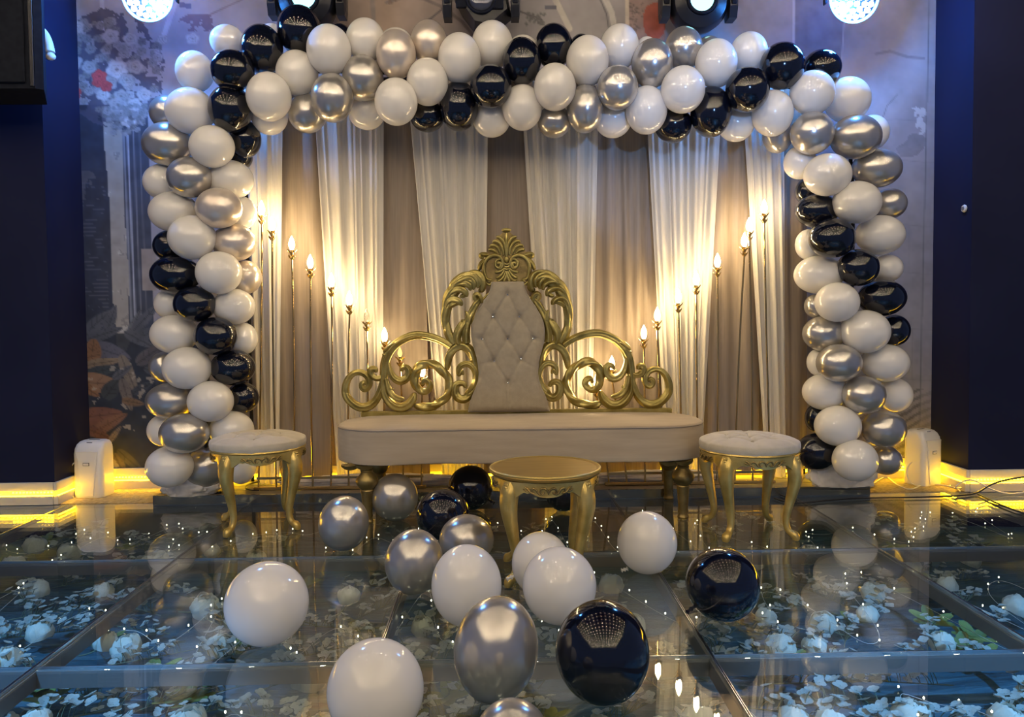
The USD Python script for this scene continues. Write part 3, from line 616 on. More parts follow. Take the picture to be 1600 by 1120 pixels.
for side, data, lab in (('left', LEFT, 'gold rack of candle lamps stepping down towards the bench, left side'), ('right', RIGHT, 'gold rack of candle lamps stepping down towards the bench, right side')):
    rk = thing('lamp_rack', lab, 'candle lamp rack')
    x0, x1 = at(data[0][0], 760, YR)[0], at(data[-1][0], 760, YR)[0]
    obj('bottom_rail', bevel_box((x0 - 0.03, YR - 0.012, 0.057), (x1 + 0.03, YR + 0.012, 0.077), 0.003), M_BRASS, rk, smooth=False)
    obj('middle_rail', bevel_box((x0 - 0.012, YR - 0.006, 0.128), (x1 + 0.012, YR + 0.006, 0.144), 0.002), M_BRASS, rk, smooth=False)
    for xb, xt, yt, lit in data:
        pb, pt = at(xb, 766, YR), at(xt, yt, YR); pb[2] = 0.07
        mid = (pb + pt) / 2 + [0.006 * math.sin(xb), 0, 0]
        po = obj('pole', tube([pb, mid, pt - [0, 0, 0.06]], 0.0062, 8, 16), M_BRASS, rk)
        obj('candle_cup', cup_mesh(pt), M_BRASS, po, smooth=30)
        if lit == 1: obj('bulb', bulb_mesh(pt, 1.08), E_BULB, po, label='lit candle bulb')
        elif lit == 2: obj('bulb', bulb_mesh(pt, 0.75), E_AMBER, po, label='dim amber candle bulb')
        else: obj('bulb', bulb_mesh(pt, 1.0), M_BULBGLASS, po, label='unlit clear candle bulb')

# ------------------------------------------------------------------ throne bench
sofa = thing('throne_bench', 'wide beige bench with carved gold scroll back and tall tufted centre panel', 'bench')
YB = 4.93
XB = at(793, 560, YB)[0]
def S(pts, x0, y0, sc):                   # traced outline -> offsets from the bench's centre line in metres
    out = []
    for p in pts:
        w = at(x0 + sc * p[0], y0 + sc * p[1], YB); out.append((w[0] - XB, 0.0, w[2]))
    return np.array(out)
PXM = YB / F
def scroll(name, pts, rad, crop, dy=0.0, **kw):
    x0, y0, sc = crop
    P = S(pts, x0, y0, sc); r = np.asarray(rad, float) * sc * PXM * np.ones(len(pts)) if np.ndim(rad) == 0 else np.asarray(rad, float) * sc * PXM
    for sgn in (1, -1):
        Q = P * [sgn, 1, 1] + [XB, YB + dy, 0]
        k = dict(kw); k['twist'] = kw.get('twist', 0) * sgn
        obj(name, tube(Q, r, kw.get('sides', 26), kw.get('n', 12 * len(pts)), normal=(0, 1, 0), flat=kw.get('flat', 1.1), ridges=kw.get('ridges', 5), ridge=kw.get('ridge', 0.15), twist=k['twist'], lobes=kw.get('lobes')), M_CARVED, sofa, smooth=50)
A, Bc, Cc = (520, 480, 0.175), (520, 340, 0.175), (640, 340, 0.2857)
scroll('outer_scroll', [(300, 690), (275, 672), (258, 700), (285, 733), (325, 700), (318, 630), (275, 590), (215, 582), (150, 625), (115, 710), (120, 790), (170, 855), (250, 895), (340, 875), (405, 800), (440, 700), (455, 620)],
       [10, 22, 24, 24, 26, 28, 27, 25, 27, 31, 34, 36, 38, 36, 32, 28, 22], A, twist=10)
scroll('main_scroll', [(1055, 350), (960, 292), (850, 258), (740, 250), (640, 282), (560, 335), (500, 410), (470, 490), (458, 580), (452, 670), (458, 760), (500, 840), (580, 893), (660, 880), (715, 820), (728, 765)],
       [30, 32, 33, 34, 34, 36, 38, 38, 36, 33, 32, 36, 40, 40, 34, 16], A, twist=6)
scroll('hook_scroll', [(495, 470), (505, 550), (545, 625), (605, 655), (660, 630), (680, 580), (660, 540), (630, 540), (618, 568)], [16, 24, 30, 34, 33, 30, 27, 24, 16], A, dy=-0.008, twist=10)
scroll('side_curl', [(448, 600), (420, 630), (380, 628), (348, 600), (345, 562), (372, 552), (382, 575)], [16, 24, 26, 28, 30, 28, 18], A, dy=-0.006, twist=10)
scroll('twist_ring', [(800, 690), (835, 655), (868, 690), (850, 735), (800, 752), (750, 715), (730, 640), (750, 560), (815, 508), (895, 512), (970, 560), (1028, 635), (1040, 720), (1010, 800), (945, 858), (860, 885), (780, 888), (735, 872)],
       [14, 26, 28, 28, 30, 34, 38, 40, 40, 38, 36, 35, 34, 35, 36, 36, 32, 18], A, ridges=3, ridge=0.16, twist=55)
scroll('arch_leaf', [(1020, 560), (1025, 500), (1045, 425), (1095, 365), (1160, 345), (1225, 390), (1268, 480), (1285, 590), (1270, 690), (1225, 770), (1180, 800)], [14, 28, 34, 36, 38, 40, 36, 32, 34, 38, 26], A, dy=0.004, ridges=4, ridge=0.14, twist=22)
scroll('inner_curl', [(1165, 600), (1145, 575), (1128, 600), (1125, 560), (1150, 520), (1205, 505), (1262, 550), (1280, 640), (1255, 715), (1215, 755)], [10, 18, 16, 22, 25, 26, 26, 25, 24, 20], A, dy=-0.012, twist=8)
scroll('shell_leaf', [(1185, 715), (1150, 675), (1105, 690), (1092, 745), (1115, 800), (1165, 818), (1215, 790), (1240, 740)], [16, 26, 30, 34, 36, 36, 30, 14], A, dy=-0.004, ridges=5, ridge=0.14, twist=14)
scroll('acanthus_leaf', [(478, 640), (500, 720), (540, 785), (600, 812), (640, 815)], [20, 26, 28, 24, 10], A, dy=-0.02, ridges=4, ridge=0.18, twist=20)
scroll('acanthus_tip', [(500, 690), (520, 735), (545, 720)], [14, 18, 6], A, dy=-0.022)
scroll('shoulder_leaf', [(560, 330), (520, 345), (485, 375), (455, 400)], [20, 22, 20, 8], A, dy=-0.012, ridges=3, ridge=0.2)
scroll('shoulder_tip', [(500, 400), (470, 420), (445, 418)], [16, 16, 6], A, dy=-0.014)
# upper frame around the panel
scroll('back_arch', [(1090, 1120), (1045, 1060), (1012, 960), (1008, 860), (1030, 750), (1075, 650), (1140, 575), (1220, 535), (1290, 548), (1330, 600), (1330, 640), (1305, 645)],
       [34, 36, 38, 42, 50, 58, 64, 66, 58, 42, 30, 16], Bc, ridges=6, ridge=0.12, twist=20, lobes=(5, 0.16), n=170)
for p in ([(1022, 730), (1060, 668), (1120, 640), (1180, 660), (1195, 705)], [(1045, 660), (1095, 600), (1160, 585), (1215, 605), (1228, 650)], [(1085, 600), (1145, 548), (1210, 548), (1255, 585), (1252, 640)], [(1140, 555), (1200, 508), (1262, 520), (1300, 565), (1290, 625)], [(1195, 520), (1260, 490), (1318, 520), (1342, 590), (1325, 655)], [(1012, 800), (1040, 745), (1090, 730), (1135, 755), (1150, 785)]):
    scroll('acanthus_band', p, [8, 20, 27, 25, 12], Bc, dy=-0.030, ridges=3, ridge=0.22, twist=12, n=44, sides=20)
scroll('back_arch_leaf', [(1150, 770), (1110, 760), (1070, 775), (1040, 800)], [12, 22, 24, 14], Bc, dy=-0.02)
scroll('back_arch_curl', [(1140, 700), (1175, 690), (1180, 655), (1150, 640)], [14, 20, 20, 12], Bc, dy=-0.02)
scroll('panel_leaf', [(1130, 1130), (1110, 1060), (1140, 980), (1165, 930), (1145, 925)], [26, 34, 34, 26, 10], Bc, dy=-0.012, ridges=4, ridge=0.18, twist=16)
scroll('panel_leaf', [(1195, 1120), (1190, 1000), (1215, 900), (1262, 800), (1310, 730)], [30, 32, 32, 30, 20], Bc, dy=-0.004, ridges=4, ridge=0.18, twist=16)
scroll('panel_curl', [(1330, 760), (1318, 715), (1290, 685), (1268, 700), (1280, 735), (1300, 730)], [14, 20, 22, 20, 18, 10], Bc, dy=-0.012)
scroll('panel_sprig', [(1210, 930), (1205, 870), (1185, 835)], [20, 18, 6], Bc, dy=-0.016)
scroll('panel_edging', [(1400, 600), (1420, 640), (1380, 690), (1310, 760), (1262, 850), (1245, 950), (1250, 1080), (1280, 1190)], 10, Bc, dy=0.0, ridges=0)
# crest
K = (690, 340, 0.13125)
kc = 796
crest_outline = [(470, 640), (500, 520), (545, 420), (560, 370), (640, 260), (740, 165), (796, 135)]
L_ = S(crest_outline + [(796, 770), (620, 770), (545, 740)], *K)
poly = np.vstack([L_[:7], (L_ * [-1, 1, 1])[:7][::-1][1:], (L_ * [-1, 1, 1])[[9, 8]], L_[[8, 9]]])
cr = prism([(x, z) for x, _, z in poly], -0.012, 0.014); cr.vertices = np.stack([cr.vertices[:, 0] + XB, YB - cr.vertices[:, 2], cr.vertices[:, 1]], 1)
if cr.volume < 0: cr.invert()
obj('crest_plate', cr, M_OLDGOLD, sofa, smooth=False)
for p in ([(796, 470), (775, 380), (790, 260), (796, 190)],):
    obj('crest_rib', tube(S(p, *K) * [0, 1, 1] + [XB, YB - 0.022, 0], np.array([8, 16, 22, 12]) * 0.13125 * PXM, 10, 30, normal=(0, 1, 0)), M_CARVED, sofa)
for q, p in enumerate(([(770, 465), (760, 370), (730, 280), (680, 235), (655, 245)], [(735, 450), (725, 370), (680, 300), (630, 285), (615, 300)], [(700, 440), (680, 380), (640, 340), (595, 335), (580, 350)], [(660, 435), (640, 405), (600, 385), (565, 390)])):
    scroll('crest_rib', p, [10, 19, 22, 20, 12][:len(p)], K, dy=-0.020 + 0.002 * q, ridges=0, n=36)
scroll('crest_volute', [(672, 560), (690, 540), (705, 560), (690, 595), (655, 590), (642, 550), (660, 510), (700, 500)][::-1] , [14, 18, 18, 16, 16, 16, 14, 12][::-1], K, dy=-0.026, ridges=0, n=80)
scroll('crest_volute', [(560, 770), (585, 740), (545, 735), (515, 670), (505, 590), (530, 510), (590, 460), (660, 455), (710, 490), (728, 545), (712, 595), (675, 608), (645, 575), (650, 540), (680, 535), (690, 560)],
       [10, 14, 16, 18, 20, 22, 22, 22, 20, 18, 16, 14, 13, 12, 11, 10], K, dy=-0.024, ridges=0, n=140)
for p in ([(740, 600), (700, 640), (650, 650), (640, 640)], [(745, 620), (715, 680), (665, 715), (650, 705)], [(755, 640), (735, 710), (690, 750), (660, 740)], [(780, 640), (770, 700), (740, 760)]):
    scroll('crest_leaf', p, [12, 17, 17, 8][:len(p)], K, dy=-0.018, ridges=0, n=30)
for p in ([(740, 545), (796, 560)], [(740, 575), (796, 592)], [(745, 605), (796, 618)]):
    Q = S(p, *K); a, b = Q[0], Q[1] * [0, 1, 1]
    obj('crest_band', tube(np.array([a * [1, 1, 1], b, a * [-1, 1, 1]]) + [XB, YB - 0.024, 0], 11 * 0.13125 * PXM, 8, 20, normal=(0, 1, 0)), M_CARVED, sofa)
for p, r in (((796, 500), 30), ((765, 505), 18)):
    Q = S([p], *K)[0]
    for sg in ((1,) if p[0] == 796 else (1, -1)): obj('crest_bud', ball(np.array([Q[0] * sg if p[0] != 796 else 0, 0, Q[2]]) + [XB, YB - 0.022, 0], np.array([1, 0.8, 1.2]) * r * 0.13125 * PXM), M_CARVED, sofa)
obj('crest_cap', ball(S([(796, 150)], *K)[0] * [0, 1, 1] + [XB, YB - 0.012, 0], np.array([58, 50, 26]) * 0.13125 * PXM, 3), M_CARVED, sofa)
scroll('crest_ear', [(560, 440), (520, 445), (470, 440), (465, 460), (500, 480)], [24, 28, 20, 20, 10], K, dy=-0.01, ridges=4, ridge=0.18)
scroll('crest_ear', [(520, 510), (485, 540), (455, 600), (460, 630)], [22, 28, 24, 8], K, dy=-0.008, ridges=4, ridge=0.18)
scroll('crest_foot', [(600, 750), (570, 800), (540, 780), (520, 740)], [14, 18, 16, 10], K, dy=-0.012, ridges=0)
# rail the back stands on
ra, rb = at(565, 650, YB), at(1049, 645, YB)
obj('back_rail', bevel_box((ra[0], YB - 0.022, 0.548), (rb[0], YB + 0.022, 0.585), 0.006), M_CARVED, sofa, smooth=30)
# tufted panel
half = np.array([(352, 88), (380, 92), (420, 107), (460, 132), (500, 158), (540, 181), (580, 196), (620, 201), (660, 199), (700, 191), (760, 174), (810, 166), (850, 163), (890, 168), (930, 182), (970, 200), (1010, 213), (1050, 223), (1060, 224)], float)
btn = [(540, 420), (460, 545), (602, 545), (398, 664), (536, 662), (678, 664), (461, 781), (606, 776), (536, 899)]
nv, nu = 90, 70
cy = np.linspace(352, 1060, nv); hw = np.interp(cy, half[:, 0], half[:, 1]); uu = np.linspace(-1, 1, nu)
PX_, PZ_ = np.zeros((nu, nv)), np.zeros((nu, nv)); CX, CY = np.zeros((nu, nv)), np.zeros((nu, nv))
for j in range(nv):
    for i in range(nu):
        CX[i, j], CY[i, j] = 540 + uu[i] * hw[j], cy[j]
xs = (640 + 0.2857 * CX - 793) * PXM + XB
zs = H - (340 + 0.2857 * CY - 491) * PXM
ev = np.minimum(1, np.minimum((CY - 352) / 60, (1060 - CY) / 40)).clip(0, 1)
prof = np.sqrt(1 - np.abs(uu[:, None]) ** 4) * np.sqrt(1 - (1 - ev) ** 2 * 0.9)
Dp = 0.058 * prof + 0.014
def seg_d(a, b):
    t = np.clip(((CX - a[0]) * (b[0] - a[0]) + (CY - a[1]) * (b[1] - a[1])) / ((b[0] - a[0]) ** 2 + (b[1] - a[1]) ** 2), 0, 1)
    return np.hypot(CX - a[0] - t * (b[0] - a[0]), CY - a[1] - t * (b[1] - a[1]))
for b in btn: Dp = Dp - 0.024 * np.exp(-(np.hypot(CX - b[0], CY - b[1]) / 26) ** 1.3) * np.minimum(1, prof * 1.3)
creases = [(0, 1), (0, 2), (1, 3), (1, 4), (2, 4), (2, 5), (3, 6), (4, 6), (4, 7), (5, 7), (6, 8), (7, 8)]
segs = [(btn[a], btn[b]) for a, b in creases] + [(btn[0], (540, 352)), (btn[3], (342, 655)), (btn[5], (742, 668)), (btn[1], (405, 480)), (btn[2], (672, 478)), (btn[6], (376, 800)), (btn[7], (702, 826)), (btn[8], (536, 1058))]
for a, b in segs: Dp = Dp - 0.006 * np.exp(-(seg_d(a, b) / 9) ** 2) * np.minimum(1, prof * 1.3)
front = np.stack([xs, YB - 0.012 - Dp, zs], -1); back = np.stack([xs, np.full(xs.shape, YB - 0.008), zs], -1)
ring = lambda P: np.vstack([P[:, 0], P[-1, 1:], P[-2::-1, -1], P[0, -2:0:-1]])
r1, r2 = ring(front), ring(back); nr = len(r1)
sk = T(np.vstack([r1, r2]), [f for i in range(nr) for f in ((i, (i + 1) % nr, nr + (i + 1) % nr), (i, nr + (i + 1) % nr, nr + i))])
pm = cat([grid(front), grid(back, flip=True), sk]); pm.merge_vertices()
pm.fix_normals()
obj('back_panel', pm, M_VELVET, sofa, smooth=60)
for b in btn:
    i, j = np.unravel_index(np.argmin(np.hypot(CX - b[0], CY - b[1])), CX.shape)
    obj('crystal_button', ball(front[i, j] + [0, -0.006, 0], 0.0085, 2), M_CRYSTAL, sofa)
# seat
def rrect(x0, x1, y0, y1, r, n=14, bow=0.0):
    pts = []
    for cx_, cy_, a0 in ((x1 - r, y1 - r, 0), (x0 + r, y1 - r, PI / 2), (x0 + r, y0 + r, PI), (x1 - r, y0 + r, 1.5 * PI)):
        for k in range(n + 1):
            a = a0 + PI / 2 * k / n; pts.append((cx_ + r * math.cos(a), cy_ + r * math.sin(a)))
    P = []
    for a, b in zip(pts, pts[1:] + pts[:1]):
        m_ = max(1, int(math.dist(a, b) / 0.03))
        for k in range(m_): P.append((a[0] + (b[0] - a[0]) * k / m_, a[1] + (b[1] - a[1]) * k / m_))
    return np.array(P)
SX0, SX1, SY0, SY1 = -0.958, 1.232, 4.335, 4.955
out = rrect(SX0, SX1, SY0, SY1, 0.27)
sc_ = np.array([(SX0 + SX1) / 2, (SY0 + SY1) / 2])
rings = []
for z, s in ((0.352, 0.965), (0.354, 0.985), (0.362, 0.997), (0.40, 1.004), (0.46, 1.004), (0.52, 0.998), (0.543, 0.990), (0.551, 0.978), (0.557, 0.94), (0.562, 0.85), (0.566, 0.7), (0.567, 0.4), (0.567, 0.0)):
    nrm = out - sc_
    inset = (1 - s) * np.minimum(0.31, np.linalg.norm(nrm, axis=1))[:, None] * nrm / np.linalg.norm(nrm, axis=1, keepdims=True)
    ring_ = sc_ + nrm * s if s < 0.9 else out - inset
    w = meshkit.fbm(np.stack([ring_[:, 0] * 3, ring_[:, 1] * 3, np.full(len(ring_), z * 5)], -1), 3, 5) - 0.5
    zz = np.full(len(ring_), z) + (0.012 * w if z > 0.5 else 0.016 * w * (z < 0.37))
    ring_ = ring_ + (0.014 * w)[:, None] * nrm / np.linalg.norm(nrm, axis=1, keepdims=True) * (0.38 < z < 0.52)
    rings.append(np.hstack([ring_, zz[:, None]]))
sm = grid(np.array(rings).transpose(1, 0, 2), wrap=True)
bot = rings[0]; n_ = len(bot)
cap = T(np.vstack([bot, [*sc_, 0.353]]), [(i, n_, (i + 1) % n_) for i in range(n_)])
sm = cat([sm, cap]); sm.merge_vertices(); sm.fix_normals()
obj('seat', sm, M_CUSHION, sofa, smooth=60)
pipe = np.vstack([rings[6], rings[6][:1]]) + [0, 0, 0.002]
obj('seat_piping', tube(pipe, 0.0045, 8, len(pipe) * 2, cap=False), M_PIPING, sofa)
leg_prof = [(0.030, 0.0), (0.034, 0.012), (0.030, 0.02), (0.027, 0.03), (0.031, 0.042), (0.028, 0.052), (0.030, 0.10), (0.037, 0.185), (0.041, 0.19), (0.037, 0.198), (0.045, 0.205), (0.060, 0.226), (0.066, 0.245), (0.060, 0.265), (0.040, 0.285), (0.033, 0.296), (0.036, 0.305), (0.028, 0.315), (0.030, 0.33), (0.048, 0.35), (0.05, 0.358)]
for x, y in ((-0.762, 4.42), (1.072, 4.42), (-0.762, 4.88), (1.09, 4.88)):
    lg = lathe([(r, z) for r, z in leg_prof], 28, (x, y, 0.0015))
    obj('leg', lg, M_OLDGOLD, sofa, smooth=35)
for x in (-0.80, -0.72, 1.03, 1.12):
    obj('apron_leaf', tube([(x, 4.40, 0.35), (x * 1.0 - 0.05, 4.385, 0.335), (x - 0.10, 4.38, 0.345)], [0.012, 0.02, 0.006], 10, 20, ridges=4, ridge=0.2), M_OLDGOLD, sofa)

# ------------------------------------------------------------------ stools and table on cabriole legs
def cabriole(R, ztop, ang, s=1.0):
    prof = [(R - 0.012, ztop, 0.030), (R + 0.004, ztop - 0.05, 0.038), (R + 0.010, ztop - 0.10, 0.036), (R - 0.004, ztop * 0.60, 0.028), (R - 0.030, ztop * 0.36, 0.0205), (R - 0.038, ztop * 0.19, 0.0165), (R - 0.020, ztop * 0.10, 0.016), (R + 0.006, 0.030, 0.021), (R + 0.014, 0.006, 0.0165)]
    c, sn = math.cos(ang), math.sin(ang)
    m_ = tube([(r * c, r * sn, z) for r, z, _ in prof], [q for *_, q in prof], 12, 60, normal=(-sn, c, 0), flat=1.1, ridges=4, ridge=-0.10)
    m_.vertices[:, 2] = np.maximum(m_.vertices[:, 2], 0.0015)
    return m_
def frame(t, R, ztop, mt):
    n = 192; th = np.arange(n) / n * 2 * PI
    mid = np.cos(4 * th - PI) if False else np.cos(4 * th)          # legs at 45 degrees, lobes at the middles
    zb = ztop - 0.052 - 0.010 * np.clip(mid, 0, 1) ** 2 - 0.034 * np.clip(-mid, 0, 1) ** 3
    zb = zb + 0.010 * np.exp(-((np.abs(mid) - 0.25) / 0.3) ** 2)
    ro = R + 0.010 * np.clip(-mid, 0, 1)
    P = []
    for r_, z_ in ((ro - 0.022, np.full(n, ztop)), (ro, np.full(n, ztop)), (ro + 0.003, (ztop + zb) / 2), (ro, zb), (ro - 0.022, zb)):
        P.append(np.stack([r_ * np.cos(th), r_ * np.sin(th), z_], -1))
    P.append(P[0])
    ap = grid(np.array(P).transpose(1, 0, 2), wrap=True)
    if ap.volume < 0: ap.invert()
    obj('apron', ap, mt, t, smooth=50)
    for k in range(4):
        obj('leg', cabriole(R - 0.004, ztop - 0.012, PI / 4 + k * PI / 2), mt, t, smooth=50)
        a0 = k * PI / 2; ms = []
        def rel(st, rad):
            pts = [((R + 0.006) * math.cos(a0 + s_ / R), (R + 0.006) * math.sin(a0 + s_ / R), ztop - 0.034 + z_) for s_, z_ in st]
            ms.append(tube(pts, rad, 7, 8 * len(pts)))
        for sg in (1, -1):
            rel([(0, -0.012), (sg * 0.010, 0.010), (sg * 0.026, 0.014), (sg * 0.034, 0.0), (sg * 0.026, -0.010), (sg * 0.018, -0.002)], [0.003, 0.0045, 0.0048, 0.0045, 0.004, 0.002])
            rel([(sg * 0.030, -0.012), (sg * 0.045, -0.004), (sg * 0.055, 0.010), (sg * 0.068, 0.012), (sg * 0.074, 0.002), (sg * 0.066, -0.004)], [0.003, 0.0045, 0.0048, 0.0045, 0.004, 0.002])
            rel([(sg * 0.058, -0.008), (sg * 0.078, -0.002), (sg * 0.092, 0.012), (sg * 0.104, 0.016)], [0.003, 0.005, 0.004, 0.002])
            rel([(sg * 0.084, 0.0), (sg * 0.098, 0.002), (sg * 0.110, 0.008)], [0.003, 0.004, 0.002])
        obj('carved_scroll', cat(ms), M_OLDGOLD, t, smooth=50)
        a1 = PI / 4 + k * PI / 2; c, s_ = math.cos(a1), math.sin(a1); ms = []
        for q in range(6):
            b = 2 * PI * q / 6; off = np.array([-s_ * math.cos(b), c * math.cos(b), math.sin(b)]) * 0.013
            ms.append(ball(np.array([(R + 0.016) * c, (R + 0.016) * s_, ztop - 0.028]) + off, 0.0075, 1))
        ms.append(ball(((R + 0.020) * c, (R + 0.020) * s_, ztop - 0.028), 0.008, 1))
        obj('rosette', cat(ms), mt, t, smooth=50)
def stool(label, loc, rz):
    t = thing('stool', label, 'stool', loc, rz)
    R = 0.252
    frame(t, R, 0.452, M_GOLD)
    obj('seat_rim', lathe([(0.18, 0.450), (R + 0.006, 0.450), (R + 0.012, 0.457), (R + 0.008, 0.466), (0.18, 0.468)], 72), M_GOLD, t, smooth=35)
    nr_, nt = 40, 96
    rr, th = np.linspace(0, 1, nr_), np.arange(nt) / nt * 2 * PI
    TH, RR = np.meshgrid(th, rr, indexing='ij')
    rmax = R + 0.014
    r_ = rmax * np.sin(RR * PI / 2 * 1.22) / 1.0
    r_ = np.where(RR < 0.82, rmax * RR / 0.82 * 0.985, rmax * (0.985 + 0.015 * np.sin((RR - 0.82) / 0.18 * PI)))
    z_ = np.where(RR < 0.82, 0.535 - 0.030 * (RR / 0.82) ** 5, 0.505 - 0.040 * (RR - 0.82) / 0.18)
    X_, Y_ = r_ * np.cos(TH), r_ * np.sin(TH)
    tufts = [(0.0, 0.0)] + [(0.135 * math.cos(a), 0.135 * math.sin(a)) for a in np.arange(6) * PI / 3 + 0.3]
    dz = np.zeros_like(z_)
    for tx, ty in tufts: dz -= 0.022 * np.exp(-(np.hypot(X_ - tx, Y_ - ty) / 0.030) ** 1.4)
    def sd(a, b):
        t_ = np.clip(((X_ - a[0]) * (b[0] - a[0]) + (Y_ - a[1]) * (b[1] - a[1])) / ((b[0] - a[0]) ** 2 + (b[1] - a[1]) ** 2), 0, 1)
        return np.hypot(X_ - a[0] - t_ * (b[0] - a[0]), Y_ - a[1] - t_ * (b[1] - a[1]))
    for k in range(1, 7):
        dz -= 0.008 * np.exp(-(sd(tufts[0], tufts[k]) / 0.010) ** 2) + 0.008 * np.exp(-(sd(tufts[k], tufts[k % 6 + 1]) / 0.010) ** 2)
        o = (tufts[k][0] * 2.05, tufts[k][1] * 2.05); dz -= 0.007 * np.exp(-(sd(tufts[k], o) / 0.010) ** 2)
    P = np.stack([X_, Y_, z_ + dz], -1)
    pd = grid(P, wrap=True); pd = cat([pd, lathe([(0.02, 0.4655), (rmax * 0.985, 0.4655)], nt)]); pd.merge_vertices(); pd.fix_normals()
    obj('cushion', pd, M_STOOLPAD, t, smooth=60)
    obj('tuft_button', cat([ball((x, y, 0.517), 0.008, 1) for x, y in tufts]), M_STOOLPAD, t)
    return t
stool('round gold stool with cream tufted seat at the left end of the bench', (-1.375, 4.40, 0), 0.36)
stool('round gold stool with cream tufted seat at the right end of the bench', (1.362, 4.13, 0), 0.02)
tb = thing('side_table', 'low round gold table with carved apron in front of the bench', 'table', (0.212, 3.50, 0), 0.0)
frame(tb, 0.236, 0.472, M_GOLD)
obj('table_top', lathe([(0.10, 0.474), (0.243, 0.474), (0.252, 0.480), (0.256, 0.489), (0.252, 0.498), (0.246, 0.502), (0.238, 0.500), (0.236, 0.4985), (0.0, 0.4985)], 96), M_TOP, tb, smooth=35)
obj('top_moulding', trimesh.creation.torus(0.250, 0.0065, major_sections=96, minor_sections=12, transform=trimesh.transformations.translation_matrix([0, 0, 0.4975])), M_GOLD, tb, smooth=60)

# ------------------------------------------------------------------ devices, cables and small things along the wall
def purifier(label, x, y, rz):
    t = thing('air_purifier', label, 'air purifier', (x, y, 0.0045), rz)
    W, D, Ht = 0.205, 0.16, 0.375
    def sec(z, w, d, yoff=0): return [(sx * (w / 2 - 0.035) + 0.035 * math.cos(a), sy * (d / 2 - 0.035) + 0.035 * math.sin(a) + yoff, z) for sx, sy, a0 in ((1, 1, 0), (-1, 1, PI / 2), (-1, -1, PI), (1, -1, 1.5 * PI)) for a in a0 + np.linspace(0, PI / 2, 7)]
    rows = [sec(0, W * 0.96, D), sec(0.01, W, D * 1.02), sec(0.29, W * 1.0, D * 0.99), sec(0.325, W * 0.985, D * 0.95, 0.004), sec(0.352, W * 0.93, D * 0.84, 0.010), sec(0.368, W * 0.84, D * 0.68, 0.016), sec(Ht, W * 0.70, D * 0.50, 0.022)]
    P = np.array(rows).transpose(1, 0, 2); m_ = grid(P, wrap=True); n_ = len(rows[0])
    for r_, fl_ in ((rows[0], 1), (rows[-1], 0)):
        c = np.mean(r_, axis=0); m_ = cat([m_, T(np.vstack([r_, c]), [((i + 1) % n_, i, n_) if fl_ else (i, (i + 1) % n_, n_) for i in range(n_)])])
    m_.merge_vertices(); m_.fix_normals(); obj('body', m_, M_PLASTIC, t, smooth=40)
    obj('front_panel', trimesh.convex.convex_hull(np.array([(sx * w, y_, z) for sx in (-1, 1) for w, y_, z in ((0.042, -D * 0.5 - 0.001, 0.01), (0.042, -D * 0.5 - 0.006, 0.012), (0.055, -D * 0.5 - 0.007, 0.25), (0.075, -D * 0.49 - 0.004, 0.31), (0.042, -D * 0.45, 0.01), (0.07, -D * 0.4, 0.31))])), M_PLASTIC, t, smooth=False)
    obj('badge', bevel_box((-0.022, -D * 0.5 - 0.0095, 0.215), (0.022, -D * 0.5 - 0.006, 0.237), 0.001), M_PLASTICD, t, smooth=False)
    obj('badge_face', bevel_box((-0.018, -D * 0.5 - 0.011, 0.219), (0.018, -D * 0.5 - 0.0092, 0.234), 0.0005), M_PLASTIC, t, smooth=False)
    obj('handle_slot', tube([(-0.035, 0.018, Ht + 0.001), (0, 0.012, Ht + 0.002), (0.035, 0.018, Ht + 0.001)], 0.006, 8, 16, flat=0.4), M_PLASTICD, t)
    obj('control_pad', bevel_box((-0.02, -0.045, 0.352), (0.02, -0.018, 0.367), 0.002), M_PLASTICD, t, smooth=False)
    return t
pl, pr = on(152, 773), on(1452, 760)
purifier('white air purifier at the left pier, lit yellow by the strip light', pl[0], 5.20, -0.08)
purifier('white air purifier at the right pier among trailing cables', pr[0] - 0.0, 5.22, 0.45)
def cord(name, pts, r, mt, label, parent=None):
    P = np.array(pts); return obj(name, tube(P, r, 6, 10 * len(P)), mt, parent, label=label, cat='cable')
def g(x, y, z=0.010): return on(x, y, z)
cord('power_cable', [(pl[0] - 0.095, 5.20, 0.21), (pl[0] - 0.13, 5.19, 0.225), (pl[0] - 0.165, 5.19, 0.15), (pl[0] - 0.17, 5.16, 0.06), (pl[0] - 0.14, 5.14, 0.012), (pl[0] - 0.10, 5.12, 0.012)], 0.004, M_CORDW, 'thin white power cord looping beside the left air purifier')
cord('power_cable', [g(1310, 770), g(1370, 752), g(1385, 745), g(1400, 756), g(1422, 764), g(1445, 757), g(1475, 758), g(1500, 768)], 0.0045, M_CORDW, 'white cord lying in waves before the right air purifier')
cord('power_cable', [g(1484, 760), g(1500, 754), g(1515, 757), g(1528, 770, 0.012)], 0.0045, M_CORDW, 'short white cord arching to the skirting corner at right')
cord('power_cable', [g(1512, 758, 0.016), (2.99, 4.90, 0.07), (3.10, 4.93, 0.085), (3.17, 4.90, 0.05), (3.28, 4.88, 0.010), (3.38, 4.88, 0.010), (3.5, 4.90, 0.03)], 0.005, M_CORDW, 'white cord hanging over the right pier skirting')
cord('power_cable', [at(1425, 722, 5.18), at(1417, 738, 5.14), at(1422, 752, 5.10), g(1438, 758)], 0.004, M_CORDW, 'thin white cord at the left of the right air purifier')
cord('black_cable', [g(1210, 778), g(1245, 785), g(1290, 782), g(1350, 778), g(1420, 777), g(1500, 774), g(1530, 768, 0.02), (3.2, 4.90, 0.06), (3.42, 4.93, 0.10), (3.6, 4.93, 0.11)], 0.0055, M_CORDB, 'long black cable along the back edge of the glass at right')
cord('black_cable', [g(1528, 772), g(1545, 780), g(1580, 795), g(1640, 812)], 0.005, M_CORDB, 'black cable running off the glass at the right edge')
